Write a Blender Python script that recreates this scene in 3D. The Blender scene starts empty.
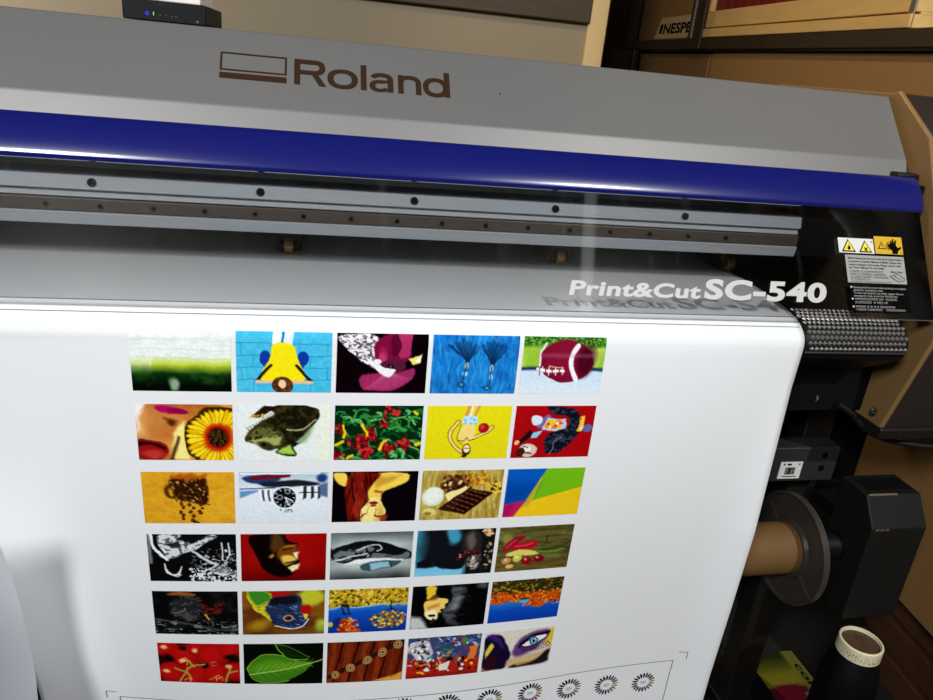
import bpy, bmesh, math, random
import numpy as np
from mathutils import Vector, Matrix

random.seed(4)
RNG = np.random.RandomState(11)
C = bpy.context.scene.collection
H = 1.285                      # camera height; every coordinate below is measured from the eye, H is added when meshes are linked

# ------------------------------------------------------------------ camera
F, YAW, PIT, ROL = 738.1020498, 0.2354706580, 0.3742158855, 0.1004237694
_f = np.array([math.sin(YAW)*math.cos(PIT), math.cos(YAW)*math.cos(PIT), -math.sin(PIT)])
_r = np.array([math.cos(YAW), -math.sin(YAW), 0.0])
_d = np.cross(_f, _r)
_c, _s = math.cos(ROL), math.sin(ROL)
CR = np.array([_c*_r - _s*_d, _s*_r + _c*_d, _f])
def ray(x, y): return CR.T @ np.array([(x-466.5)/F, (y-350)/F, 1.0])
def onY(x, y, Y): v = ray(x, y); return v*Y/v[1]
def onX(x, y, X): v = ray(x, y); return v*X/v[0]
def onZ(x, y, Z): v = ray(x, y); return v*Z/v[2]
def on_profile(x, y, A, B):      # plane along X through two (Y,Z) points
    v = ray(x, y); n = (-(B[1]-A[1]), B[0]-A[0])
    t = (n[0]*A[0]+n[1]*A[1])/(n[0]*v[1]+n[1]*v[2]); return v*t

cam_d = bpy.data.cameras.new('camera'); cam = bpy.data.objects.new('camera', cam_d); C.objects.link(cam)
cam_d.sensor_width = 36.0; cam_d.lens = F*36.0/933.0; cam_d.clip_start = 0.01
M = Matrix(((CR[0][0], -CR[1][0], -CR[2][0]), (CR[0][1], -CR[1][1], -CR[2][1]), (CR[0][2], -CR[1][2], -CR[2][2]))).to_4x4()
M.translation = (0, 0, H); cam.matrix_world = M
bpy.context.scene.camera = cam
vs = bpy.context.scene.view_settings
vs.view_transform = 'Standard'; vs.look = 'None'; vs.gamma = 1.0; vs.exposure = 0.0; vs.use_curve_mapping = False

# ------------------------------------------------------------------ materials
def lin(c):
    out = []
    for v in c:
        v = v/255.0
        out.append(v/12.92 if v <= 0.04045 else ((v+0.055)/1.055)**2.4)
    return out
MATS = {}
def mat(name, rgb, rough=0.5, metal=0.0, spec=0.5, noise=0.0, nscale=8.0, stretch=(1,1,1), bump=0.0, bscale=200.0, emit=None, coat=0.0, nlow=None):
    m = bpy.data.materials.new(name); m.use_nodes = True
    nt = m.node_tree; b = nt.nodes['Principled BSDF']
    col = lin(rgb)
    b.inputs['Base Color'].default_value = (*col, 1)
    b.inputs['Roughness'].default_value = rough; b.inputs['Metallic'].default_value = metal
    b.inputs['Specular IOR Level'].default_value = spec
    b.inputs['Coat Weight'].default_value = coat
    tc = nt.nodes.new('ShaderNodeTexCoord'); mp = nt.nodes.new('ShaderNodeMapping')
    mp.inputs['Scale'].default_value = stretch
    nt.links.new(tc.outputs['Object'], mp.inputs['Vector'])
    if noise > 0 or nlow:
        n = nt.nodes.new('ShaderNodeTexNoise'); n.inputs['Scale'].default_value = nscale; n.inputs['Detail'].default_value = 6
        nt.links.new(mp.outputs['Vector'], n.inputs['Vector'])
        r = nt.nodes.new('ShaderNodeValToRGB')
        lo = lin(nlow) if nlow else [c*(1-noise) for c in col]
        r.color_ramp.elements[0].color = (*lo, 1); r.color_ramp.elements[0].position = 0.3
        r.color_ramp.elements[1].color = (*col, 1); r.color_ramp.elements[1].position = 0.7
        nt.links.new(n.outputs['Fac'], r.inputs['Fac']); nt.links.new(r.outputs['Color'], b.inputs['Base Color'])
    if bump > 0:
        n2 = nt.nodes.new('ShaderNodeTexNoise'); n2.inputs['Scale'].default_value = bscale; n2.inputs['Detail'].default_value = 4
        nt.links.new(mp.outputs['Vector'], n2.inputs['Vector'])
        bp = nt.nodes.new('ShaderNodeBump'); bp.inputs['Strength'].default_value = bump; bp.inputs['Distance'].default_value = 0.002
        nt.links.new(n2.outputs['Fac'], bp.inputs['Height']); nt.links.new(bp.outputs['Normal'], b.inputs['Normal'])
    if emit:
        b.inputs['Emission Color'].default_value = (*lin(emit[0]), 1); b.inputs['Emission Strength'].default_value = emit[1]
    MATS[name] = m; return m

mat('silver_paint', (122,120,117), 0.48, 0.4, spec=.4, noise=0.06, nscale=3.0, bump=0.06, bscale=900)
mat('brushed_aluminium', (180,184,187), 0.6, 0.15, spec=.3, noise=0.10, nscale=30, stretch=(0.2,6,6))
mat('rail_steel', (112,102,92), 0.4, 0.5, noise=0.15, nscale=20, stretch=(0.2,6,6))
mat('blue_plastic', (19,24,98), 0.22, 0.0, coat=0.2)
mat('black_plastic', (11,10,10), 0.45, spec=.35, bump=0.05, bscale=500)
mat('black_metal', (26,25,25), 0.35, 0.3)
mat('gloss_black', (6,6,7), 0.5, spec=.2)
mat('jug_plastic', (5,5,5), 0.5, spec=.2)
mat('housing_plastic', (42,35,31), 0.5, spec=.3, bump=0.08, bscale=700)
mat('grey_metal', (60,61,62), 0.4, 0.5, noise=0.1, nscale=15)
mat('bar_metal', (84,74,66), 0.4, 0.3, noise=0.1)
mat('dark_metal', (36,32,28), 0.4, 0.4, noise=0.15, nscale=12)
mat('charcoal_plastic', (19,18,15), 0.6, spec=.25, noise=0.2, nscale=14, stretch=(6,1,1), bump=0.05)
mat('brass', (190,150,90), 0.35, 0.8)
mat('rubber', (12,11,10), 0.6, spec=.3)
mat('print_brown', (50,29,9), 0.5, spec=.3)
mat('vent_steel', (150,146,138), 0.35, 0.6)
mat('aged_plastic', (128,97,58), 0.45, bump=0.06, bscale=700)
mat('letter_white', (190,188,182), 0.5)
mat('label_white', (214,212,206), 0.5)
mat('label_grey', (154,152,148), 0.5)
mat('label_yellow', (206,164,18), 0.45)
mat('sign_yellow', (238,214,50), 0.45)
mat('ink_black', (6,6,6), 0.9, spec=.05)
mat('matte_black', (4,4,4), 0.8, spec=.15)
mat('ink_grey', (70,70,72), 0.5)
mat('letter_grey', (150,148,144), 0.5)
mat('cardboard', (108,76,34), 0.7, noise=0.12, nscale=60, stretch=(1,6,6), bump=0.1, bscale=120)
mat('carton', (150,110,60), 0.75, noise=0.10, nscale=14, stretch=(10,10,0.6), bump=0.05)
mat('carton_dark', (136,100,56), 0.75, noise=0.12, nscale=14, stretch=(10,10,0.6), bump=0.05)
mat('paper_tan', (206,172,120), 0.7, noise=0.06, nscale=20)
mat('crate_wood', (218,176,108), 0.6, noise=0.12, nscale=9, stretch=(6,0.8,6), bump=0.1)
mat('dark_wood', (70,52,26), 0.6, noise=0.35, nscale=10, stretch=(1,6,6))
mat('red_dark', (110,24,20), 0.5)
mat('rack_steel', (70,56,38), 0.45, 0.4, noise=0.2, nscale=12)
mat('rack_edge', (150,138,120), 0.35, 0.7)
mat('wall_paint', (84,77,66), 0.8, noise=0.05, nscale=2.0, bump=0.03)
mat('partition_paint', (144,130,106), 0.8, noise=0.05, nscale=2.0)
mat('wall_tan', (140,116,80), 0.8, noise=0.06, nscale=2.0)
mat('post_paint', (212,184,132), 0.7, noise=0.05, nscale=4)
mat('floor_concrete', (22,19,15), 0.9, noise=0.25, nscale=5, bump=0.1)
mat('white_box', (232,222,212), 0.6)
mat('grey_box', (120,112,98), 0.7, noise=0.1)
mat('cap_cream', (226,214,176), 0.5, noise=0.08, nscale=40)
mat('cap_inner', (84,60,38), 0.6, noise=0.45, nscale=60)
mat('crate_brown', (74,42,18), 0.6, noise=0.25, nscale=10, stretch=(1,6,6))
mat('flange_plastic', (58,53,47), 0.35, noise=0.1)
mat('led_blue', (20,40,220), 0.4, emit=((30,50,255), .5))
mat('led_green', (60,220,60), 0.4, emit=((120,230,110), .35))
mat('blank_vinyl', (214,218,228), 0.5)
mat('line_grey', (120,120,122), 0.5)

def film_mat():
    m = MATS['blank_vinyl']; nt = m.node_tree; b = nt.nodes['Principled BSDF']; out = nt.nodes['Material Output']
    t = nt.nodes.new('ShaderNodeBsdfTranslucent'); t.inputs['Color'].default_value = (.93,.94,.96,1); mx = nt.nodes.new('ShaderNodeMixShader'); mx.inputs['Fac'].default_value = .78
    nt.links.new(b.outputs['BSDF'], mx.inputs[1]); nt.links.new(t.outputs['BSDF'], mx.inputs[2]); nt.links.new(mx.outputs['Shader'], out.inputs['Surface'])
film_mat()
def vinyl():
    m = mat('printed_vinyl', (235,235,235), 0.18, spec=.25, noise=0.012, nscale=4)
    return m
vinyl()
def print_mat():
    m = bpy.data.materials.new('printed_ink'); m.use_nodes = True
    nt = m.node_tree; b = nt.nodes['Principled BSDF']
    a = nt.nodes.new('ShaderNodeAttribute'); a.attribute_name = 'Col'
    nt.links.new(a.outputs['Color'], b.inputs['Base Color'])
    b.inputs['Roughness'].default_value = 0.18; b.inputs['Specular IOR Level'].default_value = 0.25
    MATS['printed_ink'] = m
print_mat()
GLROT = 0.0
def clear_mat():
    m = bpy.data.materials.new('smoked_acrylic'); m.use_nodes = True
    nt = m.node_tree; nt.nodes.clear()
    out = nt.nodes.new('ShaderNodeOutputMaterial'); tr = nt.nodes.new('ShaderNodeBsdfTransparent'); gl = nt.nodes.new('ShaderNodeBsdfGlossy')
    tr.inputs['Color'].default_value = (0.86, 0.86, 0.86, 1)
    gl.inputs['Roughness'].default_value = 0.05; gl.inputs['Color'].default_value = (0.9,0.9,0.9,1)
    # fine horizontal polishing scratches smear a lamp's glint up and down
    sc = nt.nodes.new('ShaderNodeBsdfGlossy'); sc.inputs['Roughness'].default_value = 0.11; sc.inputs['Anisotropy'].default_value = 0.93
    sc.inputs['Color'].default_value = (0.009,0.009,0.009,1)
    tg = nt.nodes.new('ShaderNodeCombineXYZ'); tg.inputs[0].default_value = 1.0; nt.links.new(tg.outputs[0], sc.inputs['Tangent'])
    fr = nt.nodes.new('ShaderNodeFresnel'); fr.inputs['IOR'].default_value = 1.45
    mix = nt.nodes.new('ShaderNodeMixShader')
    nt.links.new(fr.outputs['Fac'], mix.inputs['Fac']); nt.links.new(tr.outputs['BSDF'], mix.inputs[1]); nt.links.new(gl.outputs['BSDF'], mix.inputs[2])
    # faint vertical smears mixed in as pale diffuse colour
    tc = nt.nodes.new('ShaderNodeTexCoord'); mp = nt.nodes.new('ShaderNodeMapping'); mp.inputs['Scale'].default_value = (34, 5, 5)
    n = nt.nodes.new('ShaderNodeTexNoise'); n.inputs['Scale'].default_value = 1.6; n.inputs['Detail'].default_value = 5; n.inputs['Distortion'].default_value = 0.6
    nt.links.new(tc.outputs['Object'], mp.inputs['Vector']); nt.links.new(mp.outputs['Vector'], n.inputs['Vector'])
    mr = nt.nodes.new('ShaderNodeMapRange'); mr.inputs['From Min'].default_value = 0.58; mr.inputs['From Max'].default_value = 0.85
    mr.inputs['To Min'].default_value = 0.0; mr.inputs['To Max'].default_value = 0.022
    nt.links.new(n.outputs['Fac'], mr.inputs['Value'])
    df = nt.nodes.new('ShaderNodeBsdfDiffuse'); df.inputs['Color'].default_value = (0.62,0.59,0.52,1)
    mix2 = nt.nodes.new('ShaderNodeMixShader')
    nt.links.new(mr.outputs['Result'], mix2.inputs['Fac']); nt.links.new(mix.outputs['Shader'], mix2.inputs[1]); nt.links.new(df.outputs['BSDF'], mix2.inputs[2])
    ad = nt.nodes.new('ShaderNodeMixShader'); ad.inputs['Fac'].default_value = 0.05
    nt.links.new(mix2.outputs['Shader'], ad.inputs[1]); nt.links.new(sc.outputs['BSDF'], ad.inputs[2]); nt.links.new(ad.outputs['Shader'], out.inputs['Surface']); MATS['smoked_acrylic'] = m
clear_mat()

# ------------------------------------------------------------------ object helpers
def tag(o, label=None, cat=None, group=None, kind=None):
    if label: o['label'] = label
    if cat: o['category'] = cat
    if group: o['group'] = group
    if kind: o['kind'] = kind
    return o
ORIG = {}
def empty(name, loc, label, cat, group=None):
    o = bpy.data.objects.new(name, None); C.objects.link(o)
    o.location = (loc[0], loc[1], loc[2]+H); o.empty_display_size = 0.05
    ORIG[o.name] = Vector((loc[0], loc[1], loc[2])); return tag(o, label, cat, group)
class MB:
    def __init__(s): s.v = []; s.f = []; s.mi = []; s.cur = 0
    def add(s, vs_, fs_):
        n = len(s.v); s.v += [tuple(map(float, p)) for p in vs_]
        for f in fs_: s.f.append([i+n for i in f]); s.mi.append(s.cur)
        return s
    def box(s, x0, x1, y0, y1, z0, z1):
        return s.add([(x0,y0,z0),(x1,y0,z0),(x1,y1,z0),(x0,y1,z0),(x0,y0,z1),(x1,y0,z1),(x1,y1,z1),(x0,y1,z1)],
                     [(3,2,1,0),(4,5,6,7),(0,1,5,4),(1,2,6,5),(2,3,7,6),(3,0,4,7)])
    def hexa(s, b, t):             # bottom 4, top 4
        return s.add(list(b)+list(t), [(3,2,1,0),(4,5,6,7),(0,1,5,4),(1,2,6,5),(2,3,7,6),(3,0,4,7)])
    def prism(s, prof, x0, x1, seg=1):     # (Y,Z) outline along X
        n = len(prof); vs_ = []; fs_ = []
        for k in range(seg+1):
            x = x0+(x1-x0)*k/seg; vs_ += [(x, p[0], p[1]) for p in prof]
        for k in range(seg):
            for i in range(n):
                j = (i+1) % n; fs_.append((k*n+i, k*n+j, (k+1)*n+j, (k+1)*n+i))
        fs_.append(tuple(range(n-1,-1,-1))); fs_.append(tuple(seg*n+i for i in range(n)))
        return s.add(vs_, fs_)
    def lathe(s, prof, o, ax, seg=40, closed=False):   # prof: (along axis, radius)
        ax = Vector(ax).normalized(); a = ax.orthogonal().normalized(); b = ax.cross(a); o = Vector(o)
        vs_ = []; fs_ = []; n = len(prof)
        for k in range(seg):
            t = 2*math.pi*k/seg; d = a*math.cos(t)+b*math.sin(t)
            for (h, r) in prof: vs_.append(o+ax*h+d*max(r, 1e-5))
        for k in range(seg):
            k2 = (k+1) % seg
            for i in range(n-1 if not closed else n):
                j = (i+1) % n; fs_.append((k*n+i, k2*n+i, k2*n+j, k*n+j))
        return s.add(vs_, fs_)
    def cyl(s, a, b, r, seg=24, r2=None):
        a = Vector(a); b = Vector(b); L = (b-a).length
        return s.lathe([(0,0),(0,r),(L,r if r2 is None else r2),(L,0)], a, b-a, seg)
    def tube(s, pts, r, seg=10):
        P = [Vector(p) for p in pts]; vs_ = []; fs_ = []; prev = None
        for i, p in enumerate(P):
            t = (P[min(i+1,len(P)-1)]-P[max(i-1,0)]).normalized()
            a = t.orthogonal().normalized() if prev is None else (prev-t*prev.dot(t)).normalized()
            prev = a; b = t.cross(a)
            for k in range(seg):
                q = 2*math.pi*k/seg; vs_.append(p+(a*math.cos(q)+b*math.sin(q))*r)
        for i in range(len(P)-1):
            for k in range(seg):
                k2 = (k+1) % seg; fs_.append((i*seg+k, i*seg+k2, (i+1)*seg+k2, (i+1)*seg+k))
        fs_.append(tuple(range(seg-1,-1,-1))); fs_.append(tuple((len(P)-1)*seg+k for k in range(seg)))
        return s.add(vs_, fs_)
    def sheet_poly(s, pts, nrm, th):       # flat polygon with thickness
        nrm = Vector(nrm).normalized(); n = len(pts); P = [Vector(p) for p in pts]
        vs_ = [p for p in P]+[p+nrm*th for p in P]
        fs_ = [tuple(range(n-1,-1,-1)), tuple(range(n,2*n))]+[(i,(i+1)%n,(i+1)%n+n,i+n) for i in range(n)]
        return s.add(vs_, fs_)
    def build(s, name, mats, parent=None, bevel=0.0, smooth=False, base=None, seg=2, normals=True):
        if isinstance(mats, str): mats = [mats]
        me = bpy.data.meshes.new(name)
        if parent is not None: o0 = ORIG[parent.name]
        elif base is not None: o0 = Vector(base)
        else:
            a = np.array(s.v); o0 = Vector(((a[:,0].min()+a[:,0].max())/2, (a[:,1].min()+a[:,1].max())/2, a[:,2].min()))
        me.from_pydata([(x-o0.x, y-o0.y, z-o0.z) for x, y, z in s.v], [], s.f)
        for m in mats: me.materials.append(MATS[m])
        me.polygons.foreach_set('material_index', s.mi)
        if normals:
            bm = bmesh.new(); bm.from_mesh(me); bmesh.ops.remove_doubles(bm, verts=bm.verts, dist=1e-6)
            bmesh.ops.recalc_face_normals(bm, faces=bm.faces); bm.to_mesh(me); bm.free()
        if smooth: me.polygons.foreach_set('use_smooth', [True]*len(me.polygons))
        o = bpy.data.objects.new(name, me); C.objects.link(o)
        if parent is not None: o.parent = parent; ORIG[o.name] = o0
        else: o.location = (o0.x, o0.y, o0.z+H); ORIG[o.name] = o0
        if bevel > 0:
            b = o.modifiers.new('bevel', 'BEVEL'); b.width = bevel; b.segments = seg; b.limit_method = 'ANGLE'; b.angle_limit = math.radians(35)
        if smooth or bevel > 0:
            me.polygons.foreach_set('use_smooth', [True]*len(me.polygons))
            try:
                bpy.context.view_layer.objects.active = o
                w = o.modifiers.new('wn', 'WEIGHTED_NORMAL'); w.keep_sharp = True
                for e in me.edges: pass
                me.set_sharp_from_angle(angle=math.radians(40))
            except Exception: pass
        return o
def grid_mesh(P):       # P: (n,m,3) array
    n, m, _ = P.shape
    vs_ = P.reshape(-1, 3); fs_ = [(i*m+j, (i+1)*m+j, (i+1)*m+j+1, i*m+j+1) for i in range(n-1) for j in range(m-1)]
    return vs_, fs_

def text_polys(txt, bold=0.0, res=3, spacing=1.0):
    cu = bpy.data.curves.new('t', 'FONT'); cu.body = txt; cu.resolution_u = res; cu.offset = bold; cu.space_character = spacing
    cu.fill_mode = 'BOTH'; cu.extrude = 0.0
    o = bpy.data.objects.new('t', cu); C.objects.link(o)
    dg = bpy.context.evaluated_depsgraph_get(); me = bpy.data.meshes.new_from_object(o.evaluated_get(dg))
    vs_ = np.array([v.co[:] for v in me.vertices])[:, :2] if len(me.vertices) else np.zeros((0,2)); fs_ = [list(p.vertices) for p in me.polygons]
    bpy.data.objects.remove(o); bpy.data.meshes.remove(me); bpy.data.curves.remove(cu)
    return vs_, fs_
def put_text(mb, txt, o, ux, uy, w, h, bold=0.0, shear=0.0, spacing=1.0, lift=0.0004, res=3):
    """fill the box w x h from o (baseline left) along ux, uy; h = cap height"""
    vs_, fs_ = text_polys(txt, bold, res, spacing)
    if not len(vs_): return
    ux = Vector(ux).normalized(); uy = Vector(uy).normalized(); n = ux.cross(uy).normalized(); o = Vector(o)
    x0, x1 = vs_[:,0].min(), vs_[:,0].max(); cap = 0.70
    sy = h/cap; sx = (w - shear*h)/(x1-x0)
    mb.add([o+ux*((a-x0)*sx+shear*b*sy)+uy*(b*sy)+n*lift for a, b in vs_], fs_)

# ------------------------------------------------------------------ the printed sheet: surface measured from the photo
SURF = (-0.2337316, 0.1894597, 0.0269802, 0.4603172, 0.3301097, -0.5381727, -0.0231945)
FOLD = [(1.34,-.2862),(1.2,-.2870),(1.0726,-.2889),(.9879,-.2916),(.924,-.2977),(.8886,-.3054),(.8725,-.3140),(.8640,-.3235),(.8607,-.3330),(.86,-.3440)]
def surf0(x, d):
    a1,a2,b0,b1,b2,c2,c3 = SURF
    return .86+(a1*x+a2*x**2)*d+(b0+b1*x+b2*x**2)*d**2+(c2*x+c3*x**2)*d**3
def surf_y(x, z):
    x = np.asarray(x, float); z = np.asarray(z, float); d = np.clip(-z-.30, 0, 2)
    d = np.where(d < .66, d, .66+(1-np.exp(-(d-.66)/.1))*.1)
    xc = np.minimum(x, .40); y = surf0(xc, d)
    e = 1e-3; s4 = (surf0(.40, d)-surf0(.40-e, d))/e; y4 = surf0(.40, d); ye = .858+.036*np.clip(d,0,.66)
    c = (ye-y4-s4*.30)/.09; t = np.clip(x-.40, 0, .4)
    y = np.where(x > .40, y4+s4*t+c*t*t, y)
    y = y-.017*np.clip((x-.63)/.07,0,1.2)**2*np.clip((d-.10)/.25,0,1)*np.clip(1.3-d*.6,0,1)+.02*np.clip((-.27-x)/.13,0,1.3)**2*np.clip((d-.15)/.35,0,1)
    fz = [p[1] for p in FOLD][::-1]; fy = [p[0] for p in FOLD][::-1]
    yf = np.interp(z, fz, fy)
    return np.where(z > -.344, yf+(y-.86)*np.clip((-.30-z)/.044,0,1), y)
def pix_sheet(px, py):
    Y = .87
    for i in range(80):
        q = onY(px, py, Y); Y = .6*Y+.4*float(surf_y(q[0], min(q[2], -.3441)))
    return onY(px, py, Y)
ZB = -1.19
def xleft(z): return -.45+.03*np.clip((-.289-z)/.05,0,1)+.022*np.clip((-z-.34)/.3,0,1)
XL = -.42
def xright(z): return .698+.002*np.clip((-z-.34)/.65, 0, 1)
# smooth fold spline
def catmull(P, n=6):
    P = [np.array(p) for p in P]; P = [2*P[0]-P[1]]+P+[2*P[-1]-P[-2]]; out = []
    for i in range(1, len(P)-2):
        for k in range(n):
            t = k/n; out.append(.5*((2*P[i])+(-P[i-1]+P[i+1])*t+(2*P[i-1]-5*P[i]+4*P[i+1]-P[i+2])*t*t+(-P[i-1]+3*P[i]-3*P[i+1]+P[i+2])*t**3))
    out.append(P[-2]); return out
FOLD_S = catmull(FOLD[:-1]+[FOLD[-1]], 6)
FOLD = [tuple(p) for p in FOLD_S]
for i in range(1, len(FOLD)):          # keep z strictly falling for the interpolation
    if FOLD[i][1] >= FOLD[i-1][1]: FOLD[i] = (FOLD[i][0], FOLD[i-1][1]-1e-5)
rows = [(y, z) for y, z in FOLD] + [(None, z) for z in np.arange(-.352, ZB-.001, -.008)]
sheet = empty('printed_sheet', (.16,.88,ZB), 'long white vinyl sheet printed with thirty small photos hanging from the printer', 'vinyl sheet')
NX = 110; P = np.zeros((len(rows), NX, 3))
for i, (y, z) in enumerate(rows):
    xs = xleft(z)+(xright(z)-xleft(z))*np.linspace(0, 1, NX)
    P[i,:,0] = xs; P[i,:,2] = z
    P[i,:,1] = surf_y(xs, np.full(NX, z)) if y is None else y+(surf_y(xs, np.full(NX,z))-np.interp(z,[p[1] for p in FOLD][::-1],[p[0] for p in FOLD][::-1]))
v_, f_ = grid_mesh(P)
so = MB().add(v_, [f[::-1] for f in f_]).build('vinyl_film', 'printed_vinyl', sheet, smooth=True)
for m_ in list(so.modifiers): so.modifiers.remove(m_)
sd = so.modifiers.new('thickness', 'SOLIDIFY'); sd.thickness = .0003; sd.offset = 0

def surf_pt(x, z, lift=.0006):
    x = np.asarray(x, float); z = np.asarray(z, float); e = 1e-3
    y = surf_y(x, z); yx = (surf_y(x+e, z)-surf_y(x-e, z))/(2*e); yz = (surf_y(x, z+e)-surf_y(x, z-e))/(2*e)
    n = np.stack([yx, -np.ones_like(y), yz], -1); n /= np.linalg.norm(n, axis=-1, keepdims=True)
    return np.stack([x, y, z], -1)+n*lift

# ------------------------------------------------------------------ painting the thirty prints
AS = 1.425
WARP = [1., 0]
class Pic:
    def __init__(s, bg, nu=114, nv=80):
        s.nu, s.nv = nu, nv; s.round = WARP[0] > 0
        u = np.linspace(0,1,nu+1); v = np.linspace(0,1,nv+1); s.V, s.U = np.meshgrid(v, u, indexing='ij'); s.u0, s.v0 = s.U, s.V
        if WARP[0] > 0:            # hand-drawn looking edges: bend the drawing coordinates a little
            w = WARP[0]; k = WARP[1]
            du = (s.N(5,4,k,1)-.5)*.05*w+(s.N(22,16,k+1,2)-.5)*.016*w; dv = (s.N(5,4,k+2,1)-.5)*.06*w+(s.N(22,16,k+3,2)-.5)*.02*w
            s.U, s.V = s.u0+du, s.v0+dv
        s.im = np.zeros(s.U.shape+(3,)); s.im[:] = np.array(bg)/255.
    def mix(s, m, c):
        c = np.asarray(c, float)/255.; m = np.clip(m,0,1)[...,None]; s.im = s.im*(1-m)+c*m; return s
    def E(s, cx, cy, rx, ry, c, rot=0, soft=.012, a=1.):
        dx = (s.U-cx)*AS; dy = s.V-cy; t = math.radians(rot); x = dx*math.cos(t)+dy*math.sin(t); y = -dx*math.sin(t)+dy*math.cos(t)
        d = np.sqrt((x/(rx*AS))**2+(y/ry)**2); m = np.clip((1-d)*min(rx*AS,ry)/soft+.5,0,1)*a; return s.mix(m, c)
    def pd(s, pts, close=True):
        x, y = s.U*AS, s.V; best = np.full(x.shape, 9.); ins = np.zeros(x.shape, bool); n = len(pts)
        for i in range(n if close else n-1):
            ax, ay = pts[i][0]*AS, pts[i][1]; bx, by = pts[(i+1)%n][0]*AS, pts[(i+1)%n][1]
            ex, ey = bx-ax, by-ay; t = np.clip(((x-ax)*ex+(y-ay)*ey)/(ex*ex+ey*ey+1e-12),0,1)
            best = np.minimum(best, np.hypot(x-ax-t*ex, y-ay-t*ey))
            if close and abs(ey) > 1e-12:
                cond = ((ay > y) != (by > y)) & (x < ex*(y-ay)/ey+ax); ins ^= cond
        return best, ins
    def P(s, pts, c, soft=.012, a=1.):
        if s.round and len(pts) >= 5:
            for _ in range(2):
                pts = [q for i in range(len(pts)) for q in ((pts[i][0]*.8+pts[(i+1)%len(pts)][0]*.2, pts[i][1]*.8+pts[(i+1)%len(pts)][1]*.2), (pts[i][0]*.2+pts[(i+1)%len(pts)][0]*.8, pts[i][1]*.2+pts[(i+1)%len(pts)][1]*.8))]
        d, ins = s.pd(pts); m = np.clip(np.where(ins, d, -d)/soft+.5,0,1)*a; return s.mix(m, c)
    def L(s, pts, w, c, soft=.012, a=1.):
        if s.round and len(pts) >= 3: pts = [tuple(q) for q in catmull(list(pts), 4)]
        d, _ = s.pd(pts, False); return s.mix(np.clip((w/2-d)/soft+.5,0,1)*a, c)
    def N(s, fu, fv, seed, octv=3):
        r = np.random.RandomState(seed); out = 0; amp = 1; tot = 0
        for o in range(octv):
            a, b = max(2,int(fv*2**o)+2), max(2,int(fu*2**o)+2); g = r.rand(a, b)
            y = np.clip(s.V,0,1)*(a-1.001); x = np.clip(s.U,0,1)*(b-1.001); i = y.astype(int); j = x.astype(int); fy = y-i; fx = x-j
            fy = fy*fy*(3-2*fy); fx = fx*fx*(3-2*fx)
            out = out+amp*((g[i,j]*(1-fx)+g[i,j+1]*fx)*(1-fy)+(g[i+1,j]*(1-fx)+g[i+1,j+1]*fx)*fy); tot += amp; amp *= .55
        return out/tot
    def G(s, t, cols):            # gradient along t (0..1)
        k = np.linspace(0,1,len(cols)); c = np.array(cols, float)/255.
        s.im = np.stack([np.interp(t, k, c[:,i]) for i in range(3)], -1); return s
    def sp(s, n, cols, box, r, seed, stretch=1., rot=None):   # scatter of small ovals
        q = random.Random(seed)
        for i in range(n):
            s.E(q.uniform(box[0],box[2]), q.uniform(box[1],box[3]), r*q.uniform(.5,1.2)*stretch, r*q.uniform(.5,1.2), q.choice(cols), q.uniform(0,180) if rot is None else rot+q.uniform(-25,25), .015)
        return s
PICS = {}
def th(n, a, b): return np.clip((n-a)/(b-a), 0, 1)

def p11():
    p = Pic((235,238,232)); p.mix(th(p.N(10,14,1),.45,.75)*.35,(200,208,200))
    for v in (.14,.3,.44): p.L([(0,v),(1,v+.02)],.012,(208,214,206))
    p.mix(th(p.V,.42,.56)*np.where(p.U>.2,1,.5),(190,205,60)); p.mix(th(p.V,.55,.72),(20,60,20)); p.mix(th(p.V,.66,.92),(8,14,8))
    p.E(.42,.9,.05,.1,(170,200,160),-20,.06,.8); p.mix(th(p.N(6,5,3),.5,.8)*th(p.V,.5,.7)*.5,(60,110,40)); return p
def p12():
    p = Pic((70,180,215)); p.mix(th(p.N(26,20,4),.4,.7)*.5,(105,200,228))
    for i,v in enumerate((.18,.38,.58,.79)):
        p.L([(0,v),(1,v)],.012,(40,135,175))
        for k in range(4): p.L([(k*.3+.12*(i%2)+.05,v),(k*.3+.12*(i%2)+.05,v+.2)],.01,(45,140,178))
    p.P([(.38,0),(.46,0),(.46,.2),(.36,.2)],(235,238,240)).P([(.5,0),(.6,0),(.58,.2),(.48,.2)],(225,230,238)).L([(.48,0),(.48,.2)],.02,(30,70,150))
    for x in (.29,.69): p.E(x,.42,.06,.12,(20,60,150)).P([(x-.06,.45),(x+.06,.45),(x+(.02 if x<.5 else -.02),.62)],(20,60,150))
    p.P([(.36,.17),(.6,.17),(.63,.45),(.74,.78),(.6,.86),(.38,.86),(.22,.8),(.34,.45)],(238,220,30))
    p.L([(.36,.55),(.2,.82)],.05,(40,26,18)).L([(.62,.55),(.78,.82)],.05,(40,26,18)).L([(.2,.83),(.42,.83)],.05,(230,190,150)).L([(.78,.83),(.54,.83)],.05,(230,190,150))
    p.E(.48,.88,.11,.14,(70,38,20)).mix(th(p.N(30,22,8),.5,.7)*(((p.U-.48)/.11)**2+((p.V-.88)/.14)**2<1),(120,70,40)); p.E(.48,.86,.04,.07,(245,205,160)); return p
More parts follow.
